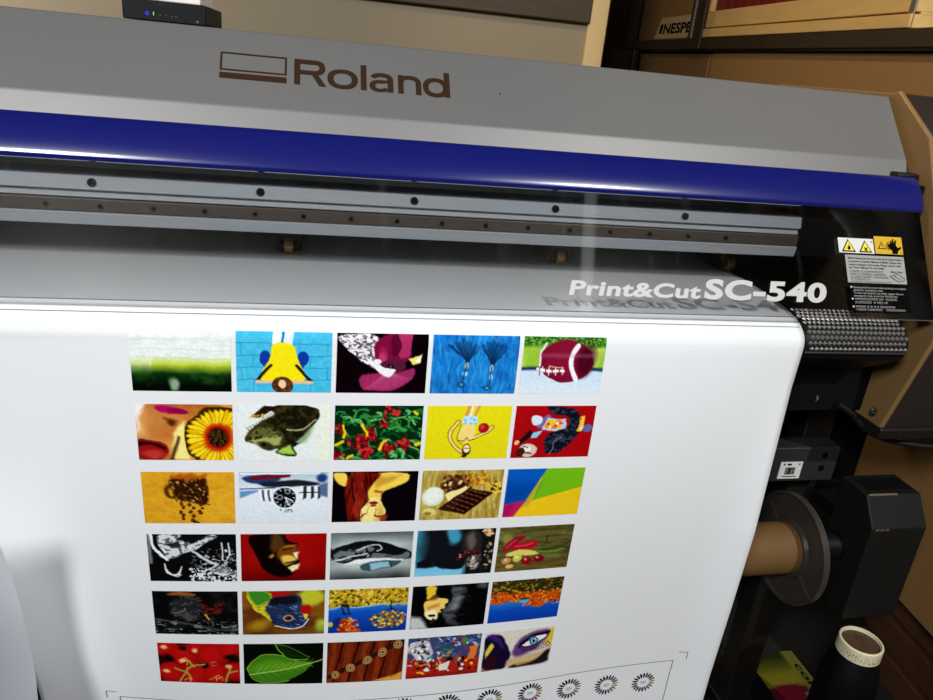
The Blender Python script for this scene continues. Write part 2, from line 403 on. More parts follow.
def p13():
    p = Pic((16,8,12)); m = ((p.U*1.0-.0)**1); b = np.clip((p.V-(.05+.75*p.U))/.02,0,1)
    p.P([(0,0),(.5,0),(.5,.45),(.62,.62),(.56,.72),(.42,.62),(.22,.38),(0,.12)],(232,228,230)); n = p.N(40,44,6,2)
    p.mix(th(n,.5,.6)*((p.U<.5)&(p.V<.62)&(p.im.mean(-1)>.6)),(90,80,86))
    p.E(.62,.25,.2,.28,(120,20,60)); p.E(.74,.12,.09,.26,(165,50,95)); p.E(.64,.15,.05,.2,(90,14,45)); p.E(.52,.32,.05,.14,(150,30,80)); p.E(.52,.38,.04,.1,(180,60,110),0,.04)
    p.E(.63,.52,.14,.13,(86,30,56)).E(.6,.53,.04,.045,(12,6,10)).E(.6,.53,.015,.02,(120,90,90)); p.E(.46,.45,.05,.05,(240,236,232),-25)
    p.P([(.78,.4),(.95,.33),(.92,.47),(.84,.5)],(240,220,120)).P([(.86,.44),(.95,.33),(.92,.47)],(250,248,235)).P([(.3,.32),(.52,.6),(.68,.55),(.6,.72),(.44,.62)],(236,232,234))
    for i in range(13):
        t = i/12; x = .32+.5*t; y = .82-.28*max(0,t-.55); p.E(x,y,.055,.15,(150+15*(i%2),45,95),-20+45*t); 
    for i in range(26): x = .3+.55*i/25; p.L([(.55+.1*i/25,.66),(x,.93-.35*max(0,i/25-.5))],.008,(196,110,150),.01,.6)
    p.P([(.3,.4),(.56,.66),(.66,.58),(.6,.74),(.46,.68)],(238,234,236),.02); return p
def p14():
    p = Pic((30,120,195)); n = p.N(30,4,9); p.mix(th(n,.35,.7)*.7,(60,160,220)); p.mix(th(p.N(40,3,10),.55,.75)*.6,(18,70,140)); p.mix(th(p.N(5,5,12),.5,.8)*.4,(12,60,130))
    for cx,bx,by in ((.36,.4,.5),(.72,.68,.52)):
        for i in range(15):
            a = -1+2*i/14; p.L([(bx,by),(cx+a*.17,.08+.06*abs(a)+.02*(i%3))],.016,(18,44,74),.02,.9)
        p.E(bx,by+.02,.02,.05,(200,200,180)).E(bx,by+.16,.024,.05,(150,205,235)).L([(bx,by),(bx-.01,by+.34)],.02,(40,60,70)); p.E(bx-.03,by+.36,.05,.045,(22,60,100),0,.03)
        p.E(bx-.03,by+.36,.025,.022,(80,150,190))
    return p
def p15():
    p = Pic((205,222,235)); p.mix(th(.6-p.V,0,.04),(20,50,90)); p.mix(th(.55-p.V,0,.05),(150,190,60)); p.mix(th(p.N(4,3,14),.4,.7)*(p.V<.52)*(p.V>.15),(205,225,120))
    p.mix(th(.17-p.V,-.03,.05),(40,90,30)); p.mix(th(p.N(50,40,15),.5,.6)*(p.V<.18),(110,165,60))
    p.mix(th(p.V,.7,1)*.8,(225,232,236))
    p.E(.54,.42,.34,.37,(120,18,48),8); p.E(.56,.4,.3,.32,(135,26,60),8,.1,.6); p.E(.78,.4,.11,.28,(58,10,26),8,.1,.8)
    p.L([(.66,.14),(.6,.3),(.6,.5),(.68,.74)],.085,(240,238,240)); p.L([(.27,.1),(.21,.3),(.22,.55)],.03,(235,232,228)); 
    p.L([(.2,.56),(.5,.6)],.05,(245,242,236))
    for i in range(8): p.L([(.22+.038*i,.52),(.23+.038*i,.66)],.016,(250,246,240) if i%2 else (120,30,40))
    p.L([(.33,.5),(.5,.54)],.014,(230,190,140)); p.L([(.2,.32),(.95,.3)],.06,(190,130,150),.06,.35); return p
def p21():
    p = Pic((215,150,75)); p.mix(th(p.N(3,3,20),.35,.75),(170,95,40)); p.mix(th(.3-p.U,0,.3)*.6,(240,195,140)); p.mix(th(p.V,.5,.95)*th(.35-p.U,0,.25)*.7,(90,40,18))
    p.P([(0,0),(.13,0),(.04,.2),(0,.5)],(240,236,230),.06); p.E(.28,.38,.2,.28,(190,120,60),20,.15,.7)
    p.E(.36,.1,.15,.07,(170,18,90),8).E(.44,.12,.1,.05,(140,10,70),10); p.E(.36,.33,.04,.06,(80,36,14),-30,.06); p.L([(.3,.24),(.42,.3)],.03,(110,56,24),.04)
    p.E(.12,.82,.21,.2,(140,22,22)).L([(0,.74),(.12,.7),(.28,.78)],.07,(40,10,12)); p.E(.16,.9,.12,.06,(200,70,60),0,.05,.7); p.P([(.36,.5),(.5,.3),(.56,1),(.36,1)],(244,228,140),.06); p.L([(.36,1),(.42,.6)],.05,(60,26,10),.05)
    cx,cy = .85,.58
    p.E(cx,cy,.36,.56,(60,36,6)) 
    for i in range(34):
        a = 2*math.pi*i/34; p.E(cx+.21*math.cos(a),cy+.33*math.sin(a),.13,.055,(246,214,40) if i%3 else (228,180,20),math.degrees(math.atan2(.33*math.sin(a),.21*math.cos(a)*AS)))
    for i in range(34):
        a = 2*math.pi*(i+.5)/34; p.L([(cx+.1*math.cos(a),cy+.16*math.sin(a)),(cx+.31*math.cos(a),cy+.48*math.sin(a))],.009,(120,60,10),.01,.8)
    p.E(cx,cy,.17,.25,(190,60,14),0,.06).E(cx,cy,.13,.19,(140,20,20),0,.04).E(cx,cy,.105,.155,(36,16,10),0,.03); p.mix(th(p.N(50,40,22),.52,.65)*((((p.U-cx)/.1)**2+((p.V-cy)/.15)**2)<1),(80,70,30)); return p
def p22():
    p = Pic((228,232,230)); p.mix(th(p.U,.8,.95)*.5,(236,240,200))
    p.P([(.3,0),(.88,0),(.88,.2),(.82,.45),(.72,.66),(.6,.8),(.35,.78),(.1,.68),(.08,.58),(.14,.42),(.24,.3),(.42,.18)],(26,24,12),.02)
    p.P([(.12,.22),(.28,0),(.5,0),(.22,.24)],(30,18,12)); p.sp(10,[(200,150,40),(240,200,80)],(.12,.16,.28,.24),.02,3)
    p.P([(.1,.66),(.12,.46),(.3,.34),(.5,.5),(.5,.72),(.3,.8)],(120,118,62),.08,.8); p.P([(.08,.62),(.4,.6),(.5,.52),(.45,.75),(.25,.8)],(176,180,110),.05,.8)
    p.mix(th(p.N(34,30,25),.5,.62)*th(.55-p.U,0,.1)*th(p.V,.25,.35)*(p.im.sum(-1)<1.6),(30,30,14)); p.E(.3,.74,.1,.06,(50,50,26),15,.03); p.E(.28,.72,.02,.03,(10,10,6))
    p.P([(.38,.84),(.58,.68),(.66,.9),(.6,.95),(.46,.9)],(30,60,14)).P([(.42,.84),(.57,.72),(.63,.9),(.48,.88)],(165,200,80),.03)
    p.P([(.62,.66),(.84,.36),(.86,.4),(.74,.72),(.66,.7)],(170,200,160),.04,.8); p.L([(.55,.45),(.74,.4),(.84,.26)],.025,(190,180,140),.02)
    for i in range(22): x = .12+.4*i/21; y = .43-.4*(i/21)**1.2; p.L([(x,y+.04),(x-.03,y-.03)],.009,(70,64,30))
    p.mix(th(p.N(20,16,27),.52,.7)*(p.im.sum(-1)<.5)*.5,(80,76,34)); return p
def p23():
    p = Pic((10,40,18)); q = random.Random(7)
    for i in range(130):
        x,y = q.random(),q.random(); a = q.uniform(-.9,.9); l = q.uniform(.08,.22); p.L([(x,y),(x+l*.4*math.cos(a),y+l*.5*math.sin(a)),(x+l*.8*math.cos(a+.5),y+l*math.sin(a+.5))],q.uniform(.02,.05),q.choice([(30,110,50),(60,150,70),(20,80,40),(110,180,110),(16,60,30),(50,130,60)]),.015)
    for cx,cy,n in ((.62,.1,16),(.57,.32,10),(.42,.55,30),(.3,.68,16),(.36,.85,20),(.6,.8,26),(.8,.72,14),(.04,.42,12),(.03,.92,8),(.18,.68,6)):
        for i in range(n): p.E(cx+q.gauss(0,.045),cy+q.gauss(0,.055),.022,.035,q.choice([(170,20,30),(120,10,24),(200,50,50),(90,6,20)]),q.uniform(0,180))
    for pts in ([(.1,.36),(.12,.5),(.09,.58)],[(.33,.34),(.37,.48),(.36,.56)],[(.5,.82),(.56,.66),(.6,.64)],[(.08,.66),(.02,.7)],[(.2,.92),(.16,.98)],[(.9,.12),(.94,.16)],[(.95,.72),(.99,.68)]): p.L(pts,.05,(238,196,30))
    return p
def p24():
    p = Pic((226,214,32)); p.mix(th(p.V,.3,1)*.3,(212,196,24)); sk=(244,214,130); dk=(96,62,24)
    p.L([(.48,0),(.45,.2)],.05,(214,150,90)).L([(.6,0),(.56,.2)],.05,(214,150,90)).L([(.52,0),(.5,.18)],.04,(240,236,220))
    p.P([(.43,.18),(.6,.18),(.6,.36),(.41,.34)],(196,224,236)).mix(th(p.N(30,26,31),.5,.7)*((p.U>.42)&(p.U<.6)&(p.V>.2)&(p.V<.35)),(110,180,220))
    for a in ([(.37,.3),(.28,.5),(.34,.75),(.45,.88)],[(.56,.62),(.72,.5),(.78,.4)]): p.L(a,.07,dk).L(a,.045,sk)
    p.P([(.42,.34),(.58,.36),(.58,.62),(.5,.7),(.36,.62)],sk); p.L([(.38,.64),(.45,.66),(.48,.6),(.51,.66),(.57,.63)],.014,dk); p.L([(.4,.34),(.37,.6),(.44,.74)],.014,dk,.01,.7)
    p.E(.68,.42,.065,.1,(160,20,24)).E(.66,.4,.03,.04,(214,80,70),0,.04,.8); p.E(.49,.83,.055,.11,(60,34,16)).E(.49,.81,.04,.075,(246,226,180)).L([(.46,.8),(.53,.8)],.012,(60,30,20)).L([(.48,.72),(.51,.72)],.015,(150,30,30)).E(.47,.95,.03,.03,(40,22,10)); return p
def p25():
    p = Pic((165,16,22)); p.mix(th(p.N(4,4,33),.4,.8)*.3,(130,10,16))
    p.P([(.36,0),(.74,.02),(.86,.3),(.82,.62),(.62,.92),(.42,.94),(.38,.7),(.46,.46),(.7,.46),(.7,.2),(.42,.12)],(20,22,34)); p.mix(th(p.N(26,22,34),.52,.66)*(p.im.sum(-1)<.4)*.7,(70,78,100))
    p.L([(.5,.95),(.52,.7),(.62,.62)],.02,(150,160,180),.02,.7); p.P([(.24,.3),(.4,.14),(.46,.2),(.4,.4),(.3,.42)],(120,100,160)); p.E(.27,.27,.06,.09,(214,226,236)); p.P([(.4,.2),(.66,.26),(.66,.46),(.34,.44)],(190,200,220)).P([(.4,.24),(.6,.28),(.6,.42),(.38,.4)],(236,190,40)); p.sp(10,[(240,110,40),(250,240,220),(200,40,40)],(.4,.25,.6,.4),.03,5)
    p.P([(.82,.2),(.88,.18),(.84,.5),(.78,.48)],(240,190,70)).sp(6,[(250,240,200),(200,60,30)],(.79,.22,.87,.46),.02,6).E(.92,.42,.07,.08,(90,110,150)).P([(.02,.72),(.2,.44),(.26,.5),(.1,.74)],(30,20,26)); p.E(.05,.7,.035,.05,(240,190,130))
    p.P([(.24,.5),(.36,.46),(.3,.6),(.22,.6)],(150,200,225)); p.E(.2,.86,.11,.13,(214,196,180)).E(.18,.84,.06,.06,(240,232,224)).L([(.14,.8),(.2,.82)],.02,(30,20,20)).E(.12,.9,.05,.08,(60,34,20)).L([(.15,.92),(.26,.92)],.018,(80,30,30)); return p
def p31():
    p = Pic((216,160,40)); p.mix(th(p.N(14,14,36),.35,.75)*.45,(184,128,24)); p.mix(th(p.N(3,3,37),.4,.8)*.35,(236,186,70)); q = random.Random(9)
    B=[(50,24,8),(90,50,20),(30,14,6),(120,70,30),(70,36,12)]
    p.P([(.34,.1),(.68,.1),(.72,.2),(.7,.6),(.58,.62),(.4,.58),(.32,.5),(.3,.2)],(48,24,10),.05); p.L([(.32,.26),(.25,.32),(.27,.46),(.33,.5)],.06,(80,44,16),.04)
    for i in range(190): p.E(q.uniform(.31,.71),q.uniform(.12,.6),.012,.014,q.choice(B+[(196,150,90)]),q.uniform(0,180))
    for i in range(34): p.E(q.uniform(.32,.7),.08+q.gauss(0,.025),.022,.03,(170,90,24),0,.04,.7)
    for ch in ([(.4,.64),(.43,.7),(.4,.78),(.43,.84),(.42,.9)],[(.5,.66),(.55,.72),(.52,.8),(.55,.88),(.53,.95),(.56,.99)],[(.62,.62),(.65,.7),(.62,.78),(.64,.82)]):
        for x,y in ch: p.E(x,y,.024,.032,(50,22,10),q.uniform(0,90)).E(x-.005,y-.006,.008,.01,(150,90,40))
    return p
def p32():
    p = Pic((226,232,238)); p.mix(th(.32-p.V,0,.3)*.6,(150,170,190)); p.mix(th(p.V,.6,1)*.35,(196,208,216))
    p.P([(0,.1),(.3,.02),(.5,.12),(.3,.24),(.1,.2)],(40,60,100),.03).L([(.15,.12),(.55,.06)],.07,(110,20,36),.02).P([(.2,.2),(.6,.14),(.9,.2),(.9,.26),(.3,.3)],(30,34,44),.03); p.E(.93,.12,.06,.08,(30,60,120),0,.05); p.L([(.02,.04),(.9,.02)],.03,(236,240,244))
    p.P([(0,.36),(.22,.34),(.2,.38),(0,.5)],(70,120,180),.04,.8); p.L([(0,.32),(.4,.3)],.02,(40,60,100))
    for i in range(5): x=.22+.032*i; p.P([(x,.34),(x+.022,.34),(x+.03,.56),(x+.008,.56)],(60,64,72) if i%2 else (240,242,246))
    for i in range(6): x=.68+.04*i; p.P([(x,.28),(x+.034,.27),(x+.034,.5),(x,.54)],(40,44,52) if i%2 else (236,240,246)); p.L([(x,.4),(x+.04,.39)],.02,(30,34,40))
    p.P([(.9,.24),(1,.2),(1,.5),(.9,.46)],(90,110,140),.04); p.E(.52,.5,.145,.225,(236,240,244)).E(.51,.5,.13,.2,(16,18,24)); p.E(.45,.49,.035,.05,(150,154,160)).E(.45,.49,.022,.032,(20,22,28)).E(.54,.38,.035,.05,(150,154,160)).E(.54,.38,.022,.032,(20,22,28)).E(.54,.6,.035,.05,(150,154,160)).E(.54,.6,.022,.032,(20,22,28)); p.L([(.51,.5),(.6,.56)],.02,(240,242,246)).L([(.51,.5),(.55,.64)],.02,(240,242,246))
    for i in range(12): a=i*math.pi/6; p.L([(.51+.1*math.cos(a),.5+.155*math.sin(a)),(.51+.12*math.cos(a),.5+.185*math.sin(a))],.014,(235,238,242))
    p.sp(10,[(40,44,52),(160,166,176)],(.46,.72,.6,.78),.015,2); return p
def p33():
    p = Pic((12,8,14)); sk=(240,206,90)
    p.P([(0,0),(.15,0),(.15,.3),(.06,.24),(0,.1)],sk,.03); p.P([(.5,0),(.9,0),(.88,.2),(.7,.34),(.58,.42),(.56,.6),(.4,.56),(.42,.3)],sk,.03); p.P([(.46,.12),(.8,.06),(.66,.2),(.5,.34)],(196,140,50),.08,.8); p.L([(.5,.4),(.58,.42)],.04,(150,80,30),.04)
    p.E(.48,.84,.135,.34,(246,226,140)); p.E(.56,.86,.04,.2,(200,150,70),0,.08,.7)
    p.P([(.13,0),(.6,0),(.48,.2),(.4,.42),(.34,.7),(.34,1),(.2,1),(.16,.6)],(120,26,18),.03); p.mix(th(p.N(40,3,41),.48,.62)*(p.im[...,0]<.6)*(p.im[...,0]>.3),(60,10,10)); p.mix(th(p.N(30,3,43),.58,.72)*(p.U<.42)*(p.U>.17)*.6,(170,60,36))
    p.E(.47,.6,.055,.03,(120,30,40)).E(.47,.66,.04,.025,(150,50,50)); p.L([(.44,.62),(.52,.62)],.012,(60,14,20)); p.L([(.4,.82),(.36,.88),(.34,.9)],.025,(24,12,10)).L([(.5,.88),(.56,.9),(.63,.86)],.03,(24,12,10)); p.L([(.5,.72),(.5,.84),(.54,.9)],.014,(160,100,50)); p.E(.62,.94,.04,.08,(150,50,30),0,.04); return p
def p34():
    p = Pic((190,168,84)); p.mix(th(p.N(34,3,44),.4,.7)*.8,(140,112,44)); p.mix(th(p.N(50,4,46),.6,.75)*.7,(226,210,140)); q=random.Random(4)
    p.P([(.2,.28),(.48,.06),(.64,.16),(.62,.4),(.34,.5)],(70,36,18),.04); p.sp(50,[(60,30,14),(150,96,50),(226,200,140),(110,60,30),(40,18,10)],(.24,.1,.6,.42),.032,8); p.sp(46,[(196,140,40),(226,180,70),(150,96,24)],(.58,.08,.82,.3),.03,12); p.sp(26,[(226,186,60),(60,36,14),(240,206,90)],(.8,.24,.98,.48),.035,13)
    p.P([(.58,.34),(.9,.48),(.56,.9),(.22,.78)],(50,26,18)); p.P([(.62,.42),(.86,.5),(.56,.86),(.4,.8)],(30,14,10))
    for i in range(4):
        for j in range(6):
            a=(.6-.32*j/6+.06*i,.38+.4*j/6+.035*i); p.L([a,(a[0]+.035,a[1]+.02)],.018,(150,84,54),.012,.9)
    p.P([(.3,.5),(.54,.3),(.56,.36),(.34,.64)],(240,226,160)); p.E(.15,.52,.135,.19,(214,226,206)).E(.15,.5,.11,.15,(236,240,228)); p.E(.12,.84,.115,.11,(176,160,90)).E(.12,.84,.09,.08,(226,206,120)).E(.1,.87,.05,.04,(140,120,50),0,.03); return p
def p35():
    p = Pic((236,196,36)); t=(p.V-.62+.26*p.U); p.mix(th(p.U+p.V*.2,.3,1.2)*.4,(214,186,40)); p.mix(th(.75-p.U,.3,.7)*th(p.V,.6,1)*.5,(250,170,40))
    p.P([(.36,.66),(1,.4),(1,0),(.48,0)],(116,180,30),.01); p.P([(0,0),(.5,0),(.27,.68),(0,.74)],(14,90,180),.01); p.P([(0,.3),(.38,.34),(.27,.68),(0,.74)],(10,54,130),.3,.6); p.P([(0,.74),(.28,.66),(.14,1),(0,1)],(170,22,90),.01); p.P([(.14,.72),(.28,.66),(.14,1),(.08,1)],(196,50,90),.06,.5); return p
def p41():
    p = Pic((14,14,15)); n=p.N(34,40,51,2); p.mix(th(n,.64,.70)*th(p.U,.45,.6)*th(p.V,.25,.4),(180,182,184))
    p.P([(.1,0),(.42,0),(.3,.12),(.46,.1),(.5,.2),(.72,.02),(.8,.06),(.6,.28),(.48,.36),(.36,.4),(.3,.5),(.18,.52),(.14,.24)],(214,216,218),.02); p.mix(th(p.N(24,26,53,2),.54,.62)*(p.im.sum(-1)>1.8)*.8,(60,60,62)); p.P([(.36,.02),(.66,.02),(.62,.12),(.44,.14)],(16,16,17)); p.P([(.2,.2),(.36,.12),(.4,.24),(.28,.26)],(40,40,42),.03)
    p.L([(.05,0),(.06,.22),(.12,.42),(.2,.54)],.05,(236,238,240)); p.L([(.02,0),(.02,.6)],.05,(120,122,124),.03); p.L([(.5,.36),(.64,.5),(.76,.62)],.05,(206,208,210)); p.L([(.52,.9),(.8,.62)],.025,(226,228,230))
    for x in (.83,.91): p.L([(x,.18),(x,.36),(.87+(x-.87)*.6,.54)],.022,(230,232,234))
    p.E(.87,.34,.015,.03,(240,240,240)); 
    for i in range(4): p.L([(.16+.02*i,.62+.06*i),(.24+.03*i,.82+.02*i),(.36,.84-.05*i)],.02,(226,228,230))
    for i in range(14): a=math.radians(200+12*i); p.L([(.83,.86),(.83+.13*math.cos(a),.86+.2*math.sin(a))],.012,(200,202,204))
    p.mix(th(p.N(60,30,55,1),.6,.66)*(p.V>.72)*(p.U>.45),(226,228,230)); return p
def p42():
    p = Pic((150,16,14)); p.mix(th(p.N(3,3,57),.4,.8)*.3,(180,26,20)); p.mix(th(p.V,.6,1)*.6,(60,4,6)); p.mix(th(np.abs(p.U-.5),.3,.55)*.3,(110,8,10))
    p.P([(.08,0),(.48,0),(.52,.16),(.66,.2),(.68,.5),(.66,.82),(.5,.94),(.34,.88),(.2,.64),(.16,.36),(.1,.26)],(16,8,8),.03); p.P([(.34,0),(.44,0),(.5,.24),(.38,.42),(.32,.3)],(100,64,24),.08,.8)
    p.P([(.46,.24),(.64,.22),(.7,.4),(.64,.56),(.48,.56),(.4,.44)],(120,66,22),.06); p.P([(.46,.46),(.58,.44),(.66,.5),(.6,.6),(.5,.66)],(230,190,90),.05); p.P([(.54,.7),(.68,.6),(.68,.76),(.6,.82)],(246,226,170),.03); p.P([(.62,.4),(.7,.38),(.66,.52)],(250,236,200),.03); p.L([(.5,.34),(.6,.3)],.03,(40,18,10),.03).L([(.52,.6),(.62,.56)],.03,(30,12,8),.03); p.E(.35,.46,.025,.04,(190,130,60),30,.04); p.L([(.5,.28),(.62,.24)],.03,(200,140,60),.03,.7); return p
def p43():
    p = Pic((190,200,196)); p.mix(th(.2-p.V,-.05,.2)*.8,(60,66,66)); p.mix(th(p.V,.72,1.),(40,46,46)); p.mix(th(np.abs(p.U-.5),.3,.55)*.5,(110,120,118))
    p.P([(0,.34),(.2,.24),(.44,.18),(.64,.22),(1,.42),(1,.56),(.6,.62),(.3,.64),(0,.62)],(16,18,20),.02); p.P([(.02,.42),(.3,.34),(.5,.3),(.54,.4),(.3,.56),(.04,.6)],(110,116,118),.04); p.mix(th(p.N(22,12,61),.5,.6)*((p.V>.3)&(p.V<.6)&(p.U<.56)),(24,26,28)); p.L([(.3,.36),(.56,.28),(.62,.36),(.56,.42)],.025,(190,196,198)); p.L([(.04,.58),(.24,.5),(.44,.46)],.03,(206,212,212)); p.E(.46,.52,.03,.07,(30,32,34)).E(.46,.52,.018,.04,(150,156,158))
    p.P([(.5,.44),(.84,.52),(.96,.42),(.98,.52),(.84,.6),(.5,.58)],(104,110,112),.02); p.P([(.3,.58),(.9,.56),(.88,.62),(.3,.68),(.12,.66)],(236,240,238),.03); p.P([(.34,.68),(.86,.58),(.88,.66),(.8,.78),(.5,.82),(.38,.8)],(60,84,90),.02); p.P([(.5,.68),(.7,.64),(.74,.76),(.52,.8)],(150,190,206),.04); p.L([(.72,.62),(.76,.78)],.02,(30,36,38)); p.sp(5,[(20,22,24)],(.66,.51,.76,.54),.014,3); return p
def p44():
    p = Pic((20,24,30)); p.mix(th(.1-p.U,-.05,.1),(60,130,155)); p.E(.46,.1,.09,.2,(70,150,180),0,.08); p.mix(th(p.V,.7,.78)*th(.7-p.U,0,.1),(120,190,220)); p.P([(0,.72),(.16,.62),(.3,.8),(0,.84)],(16,20,24),.04); p.P([(.14,.5),(.5,.66),(.66,.72),(.6,.9),(.3,.84)],(20,22,26),.03); p.mix(th(p.V,.86,.9)*th(.62-p.U,0,.05),(130,196,224))
    p.P([(.56,.1),(.72,0),(.8,.1),(.86,.5),(.6,.56)],(46,38,36),.05); p.P([(.62,.16),(.7,.06),(.76,.3),(.7,.5),(.64,.4)],(120,112,108),.08,.7); p.L([(.56,.66),(.66,.52),(.8,.5)],.06,(90,20,24)); p.sp(18,[(180,40,50),(220,180,180),(60,10,14)],(.56,.48,.82,.62),.014,4)
    p.E(.75,.74,.11,.17,(84,74,66)).E(.76,.8,.08,.1,(190,180,168),0,.06).E(.72,.66,.04,.05,(214,206,196),0,.03); p.E(.7,.74,.018,.026,(20,20,16)).E(.8,.74,.018,.026,(20,20,16)); p.P([(.66,.82),(.68,.98),(.74,.86)],(24,20,20)).P([(.82,.84),(.9,.94),(.86,.78)],(40,34,32)); p.L([(.72,.7),(.7,.6)],.014,(30,26,24)); p.mix(th(p.N(40,40,64,2),.55,.65)*((((p.U-.75)/.11)**2+((p.V-.74)/.18)**2)<1),(36,30,28))
    p.P([(.84,.3),(1,.1),(1,1),(.9,1),(.86,.6)],(20,26,14),.05); p.sp(24,[(180,90,30),(200,120,50),(150,40,24),(226,200,160)],(.84,.0,1,.16),.03,6); p.sp(16,[(200,150,150),(150,30,36),(60,70,40),(16,18,12)],(.88,.3,1,.9),.025,7); return p
def p45():
    p = Pic((96,90,46)); p.mix(th(p.N(4,22,66),.42,.66)*.7,(60,54,24)); p.mix(th(p.N(5,30,67),.58,.74)*.5,(140,132,80)); p.mix(th(p.V,.7,1)*.35,(120,84,30)); p.mix(th(p.N(3,3,69),.55,.8)*.5,(40,38,16))
    p.E(.12,.26,.08,.14,(150,150,70),-30,.08,.7); p.P([(.04,.52),(.12,.3),(.3,.16),(.36,.2),(.2,.42),(.1,.56)],(150,20,40),.02).L([(.1,.46),(.22,.28)],.02,(220,100,120),.03,.8); p.P([(.14,.46),(.3,.32),(.52,.32),(.56,.44),(.46,.5),(.2,.5)],(176,18,34),.02).L([(.22,.42),(.48,.38)],.025,(236,120,120),.04,.7)
    p.P([(.1,.58),(.3,.5),(.56,.54),(.6,.62),(.4,.66),(.14,.66)],(220,206,110),.03); p.L([(.56,.56),(.78,.6),(.9,.56)],.05,(90,130,50)); p.L([(.6,.52),(.84,.5),(1,.36)],.03,(40,60,24)); p.L([(.66,.2),(.65,.4)],.025,(40,56,24)); p.E(.14,.76,.065,.08,(200,140,80)).E(.28,.72,.06,.1,(196,190,80)).E(.27,.7,.035,.05,(230,226,140),0,.03).E(.2,.9,.05,.05,(226,180,110)); p.E(.41,.79,.07,.1,(140,16,24)).E(.39,.76,.02,.03,(240,140,130)).E(.57,.74,.075,.1,(120,14,24)).E(.55,.71,.02,.025,(236,150,140)).L([(.5,.68),(.56,.66)],.02,(60,100,40)); p.E(.13,.74,.02,.025,(250,226,190)); return p
def p51():
    p = Pic((12,12,13)); p.mix(th(p.N(7,8,71),.5,.75)*.5,(42,44,44)); p.P([(.18,.06),(.26,.02),(.54,.06),(.5,.14),(.3,.12)],(150,84,40),.03); p.P([(.2,.2),(.5,.1),(.62,.3),(.56,.66),(.3,.66),(.22,.5)],(34,37,40),.08); p.mix(th(p.N(34,30,72,2),.55,.68)*((((p.U-.42)/.22)**2+((p.V-.4)/.3)**2)<1),(70,70,68))
    p.P([(.52,.22),(.66,.3),(.86,.26),(.8,.5),(.62,.54)],(96,34,24),.06); p.mix(th(p.N(24,20,74),.5,.6)*((p.U>.55)&(p.U<.9)&(p.V>.2)&(p.V<.55)),(20,10,8)); p.L([(.62,.54),(.66,.66)],.03,(230,150,50)); p.L([(.24,.5),(.34,.46),(.36,.4)],.02,(120,124,122)); p.E(.4,.6,.09,.08,(90,80,70),20,.08,.7)
    p.L([(0,.62),(.3,.74),(.6,.84),(1,.9)],.03,(110,116,112),.04,.7); p.mix(th(p.N(16,34,76),.55,.68)*th(p.V,.6,.75),(120,126,120)); return p
def p52():
    p = Pic((130,86,26)); p.mix(th(p.N(3,3,78),.4,.7),(96,50,20)); p.E(.84,.14,.18,.18,(190,190,50),0,.1).E(.97,.82,.07,.16,(170,196,60),0,.08).E(.2,.8,.12,.12,(190,160,40),0,.12,.7); p.mix(th(p.V,.7,1)*.3,(60,30,14))
    p.P([(.02,0),(.34,0),(.4,.2),(.4,.66),(.34,.74),(.2,.5),(.1,.24)],(216,200,50),.02); p.P([(.04,0),(.3,0),(.34,.14),(.2,.34),(.12,.2)],(60,130,40),.04); p.mix(th(p.N(30,30,79,2),.5,.62)*((p.U<.4)&(p.im[...,1]>.55)&(p.V<.8)),(130,150,30))
    p.P([(.3,.12),(.7,.08),(.72,.4),(.82,.56),(.84,.66),(.74,.86),(.5,.88),(.34,.74),(.3,.5)],(36,50,84),.02); p.P([(.34,0),(.62,0),(.5,.12),(.34,.14)],(170,24,30),.02).P([(.3,.14),(.6,.08),(.68,.24),(.5,.34),(.34,.32)],(20,22,30),.05)
    q=random.Random(3)
    for i in range(60): x=q.uniform(.32,.76); y=q.uniform(.3,.84); p.L([(x,y),(x+.05,y+.02)],.014,q.choice([(170,190,220),(20,24,40),(90,120,170),(14,16,26)]),.012,.8)
    p.E(.56,.62,.065,.08,(190,170,150)).E(.56,.62,.05,.06,(90,40,20)).E(.56,.62,.02,.026,(10,6,6)); p.P([(.7,.32),(.86,.3),(.85,.58),(.78,.6),(.72,.48)],(170,22,24),.02); p.P([(.75,.52),(.82,.54),(.8,.66),(.77,.66)],(220,200,60)); p.L([(.4,.82),(.56,.88),(.72,.84),(.82,.66)],.02,(226,232,236)); return p
def p53():
    p = Pic((20,80,180)); p.mix(th(.5-p.V,-.04,.2)*.6,(90,170,225)); p.mix(th(p.V,.55,1)*.7,(14,40,120)); p.mix(th(.4-p.V,-.01,.02),(190,160,40)); q=random.Random(8)
    for i in range(240): p.E(q.random(),q.uniform(0,.38),.02,.02,q.choice([(226,190,50),(150,120,30),(80,70,20),(200,140,40),(60,60,20),(236,210,90)]),q.uniform(0,180))
    p.L([(0,.42),(1,.35)],.025,(150,200,220),.03); p.P([(.16,.34),(.28,.34),(.26,.42),(.18,.42)],(50,36,24)).L([(.18,.4),(.19,.56)],.025,(30,26,30)).L([(.26,.4),(.25,.56)],.025,(30,26,30)).L([(.17,.54),(.27,.54)],.02,(30,26,30)); p.L([(.8,.3),(.79,.5)],.035,(30,24,24)).L([(.79,.46),(.68,.54)],.02,(30,24,24)).L([(.8,.46),(.92,.56)],.02,(30,24,24))
    for i in range(190):
        a=q.uniform(0,6.3); r=q.random()**.5; p.E(.78+.26*r*math.cos(a)*(.8 if math.cos(a)>0 else 1),.72+.2*r*math.sin(a),.018,.022,q.choice([(214,180,60),(150,110,40),(110,90,40),(236,206,90),(60,60,40),(170,90,40)]),q.uniform(0,180))
    p.P([(.14,.64),(.24,.66),(.28,.84),(.46,1),(.2,1),(.12,.84)],(190,80,20),.03); p.sp(30,[(226,130,40),(150,40,20),(240,170,60)],(.13,.66,.36,.98),.03,5); p.P([(.1,.62),(.16,.64),(.12,.9),(.02,.8)],(30,40,110),.05); p.E(.01,.78,.04,.06,(200,190,60)); return p
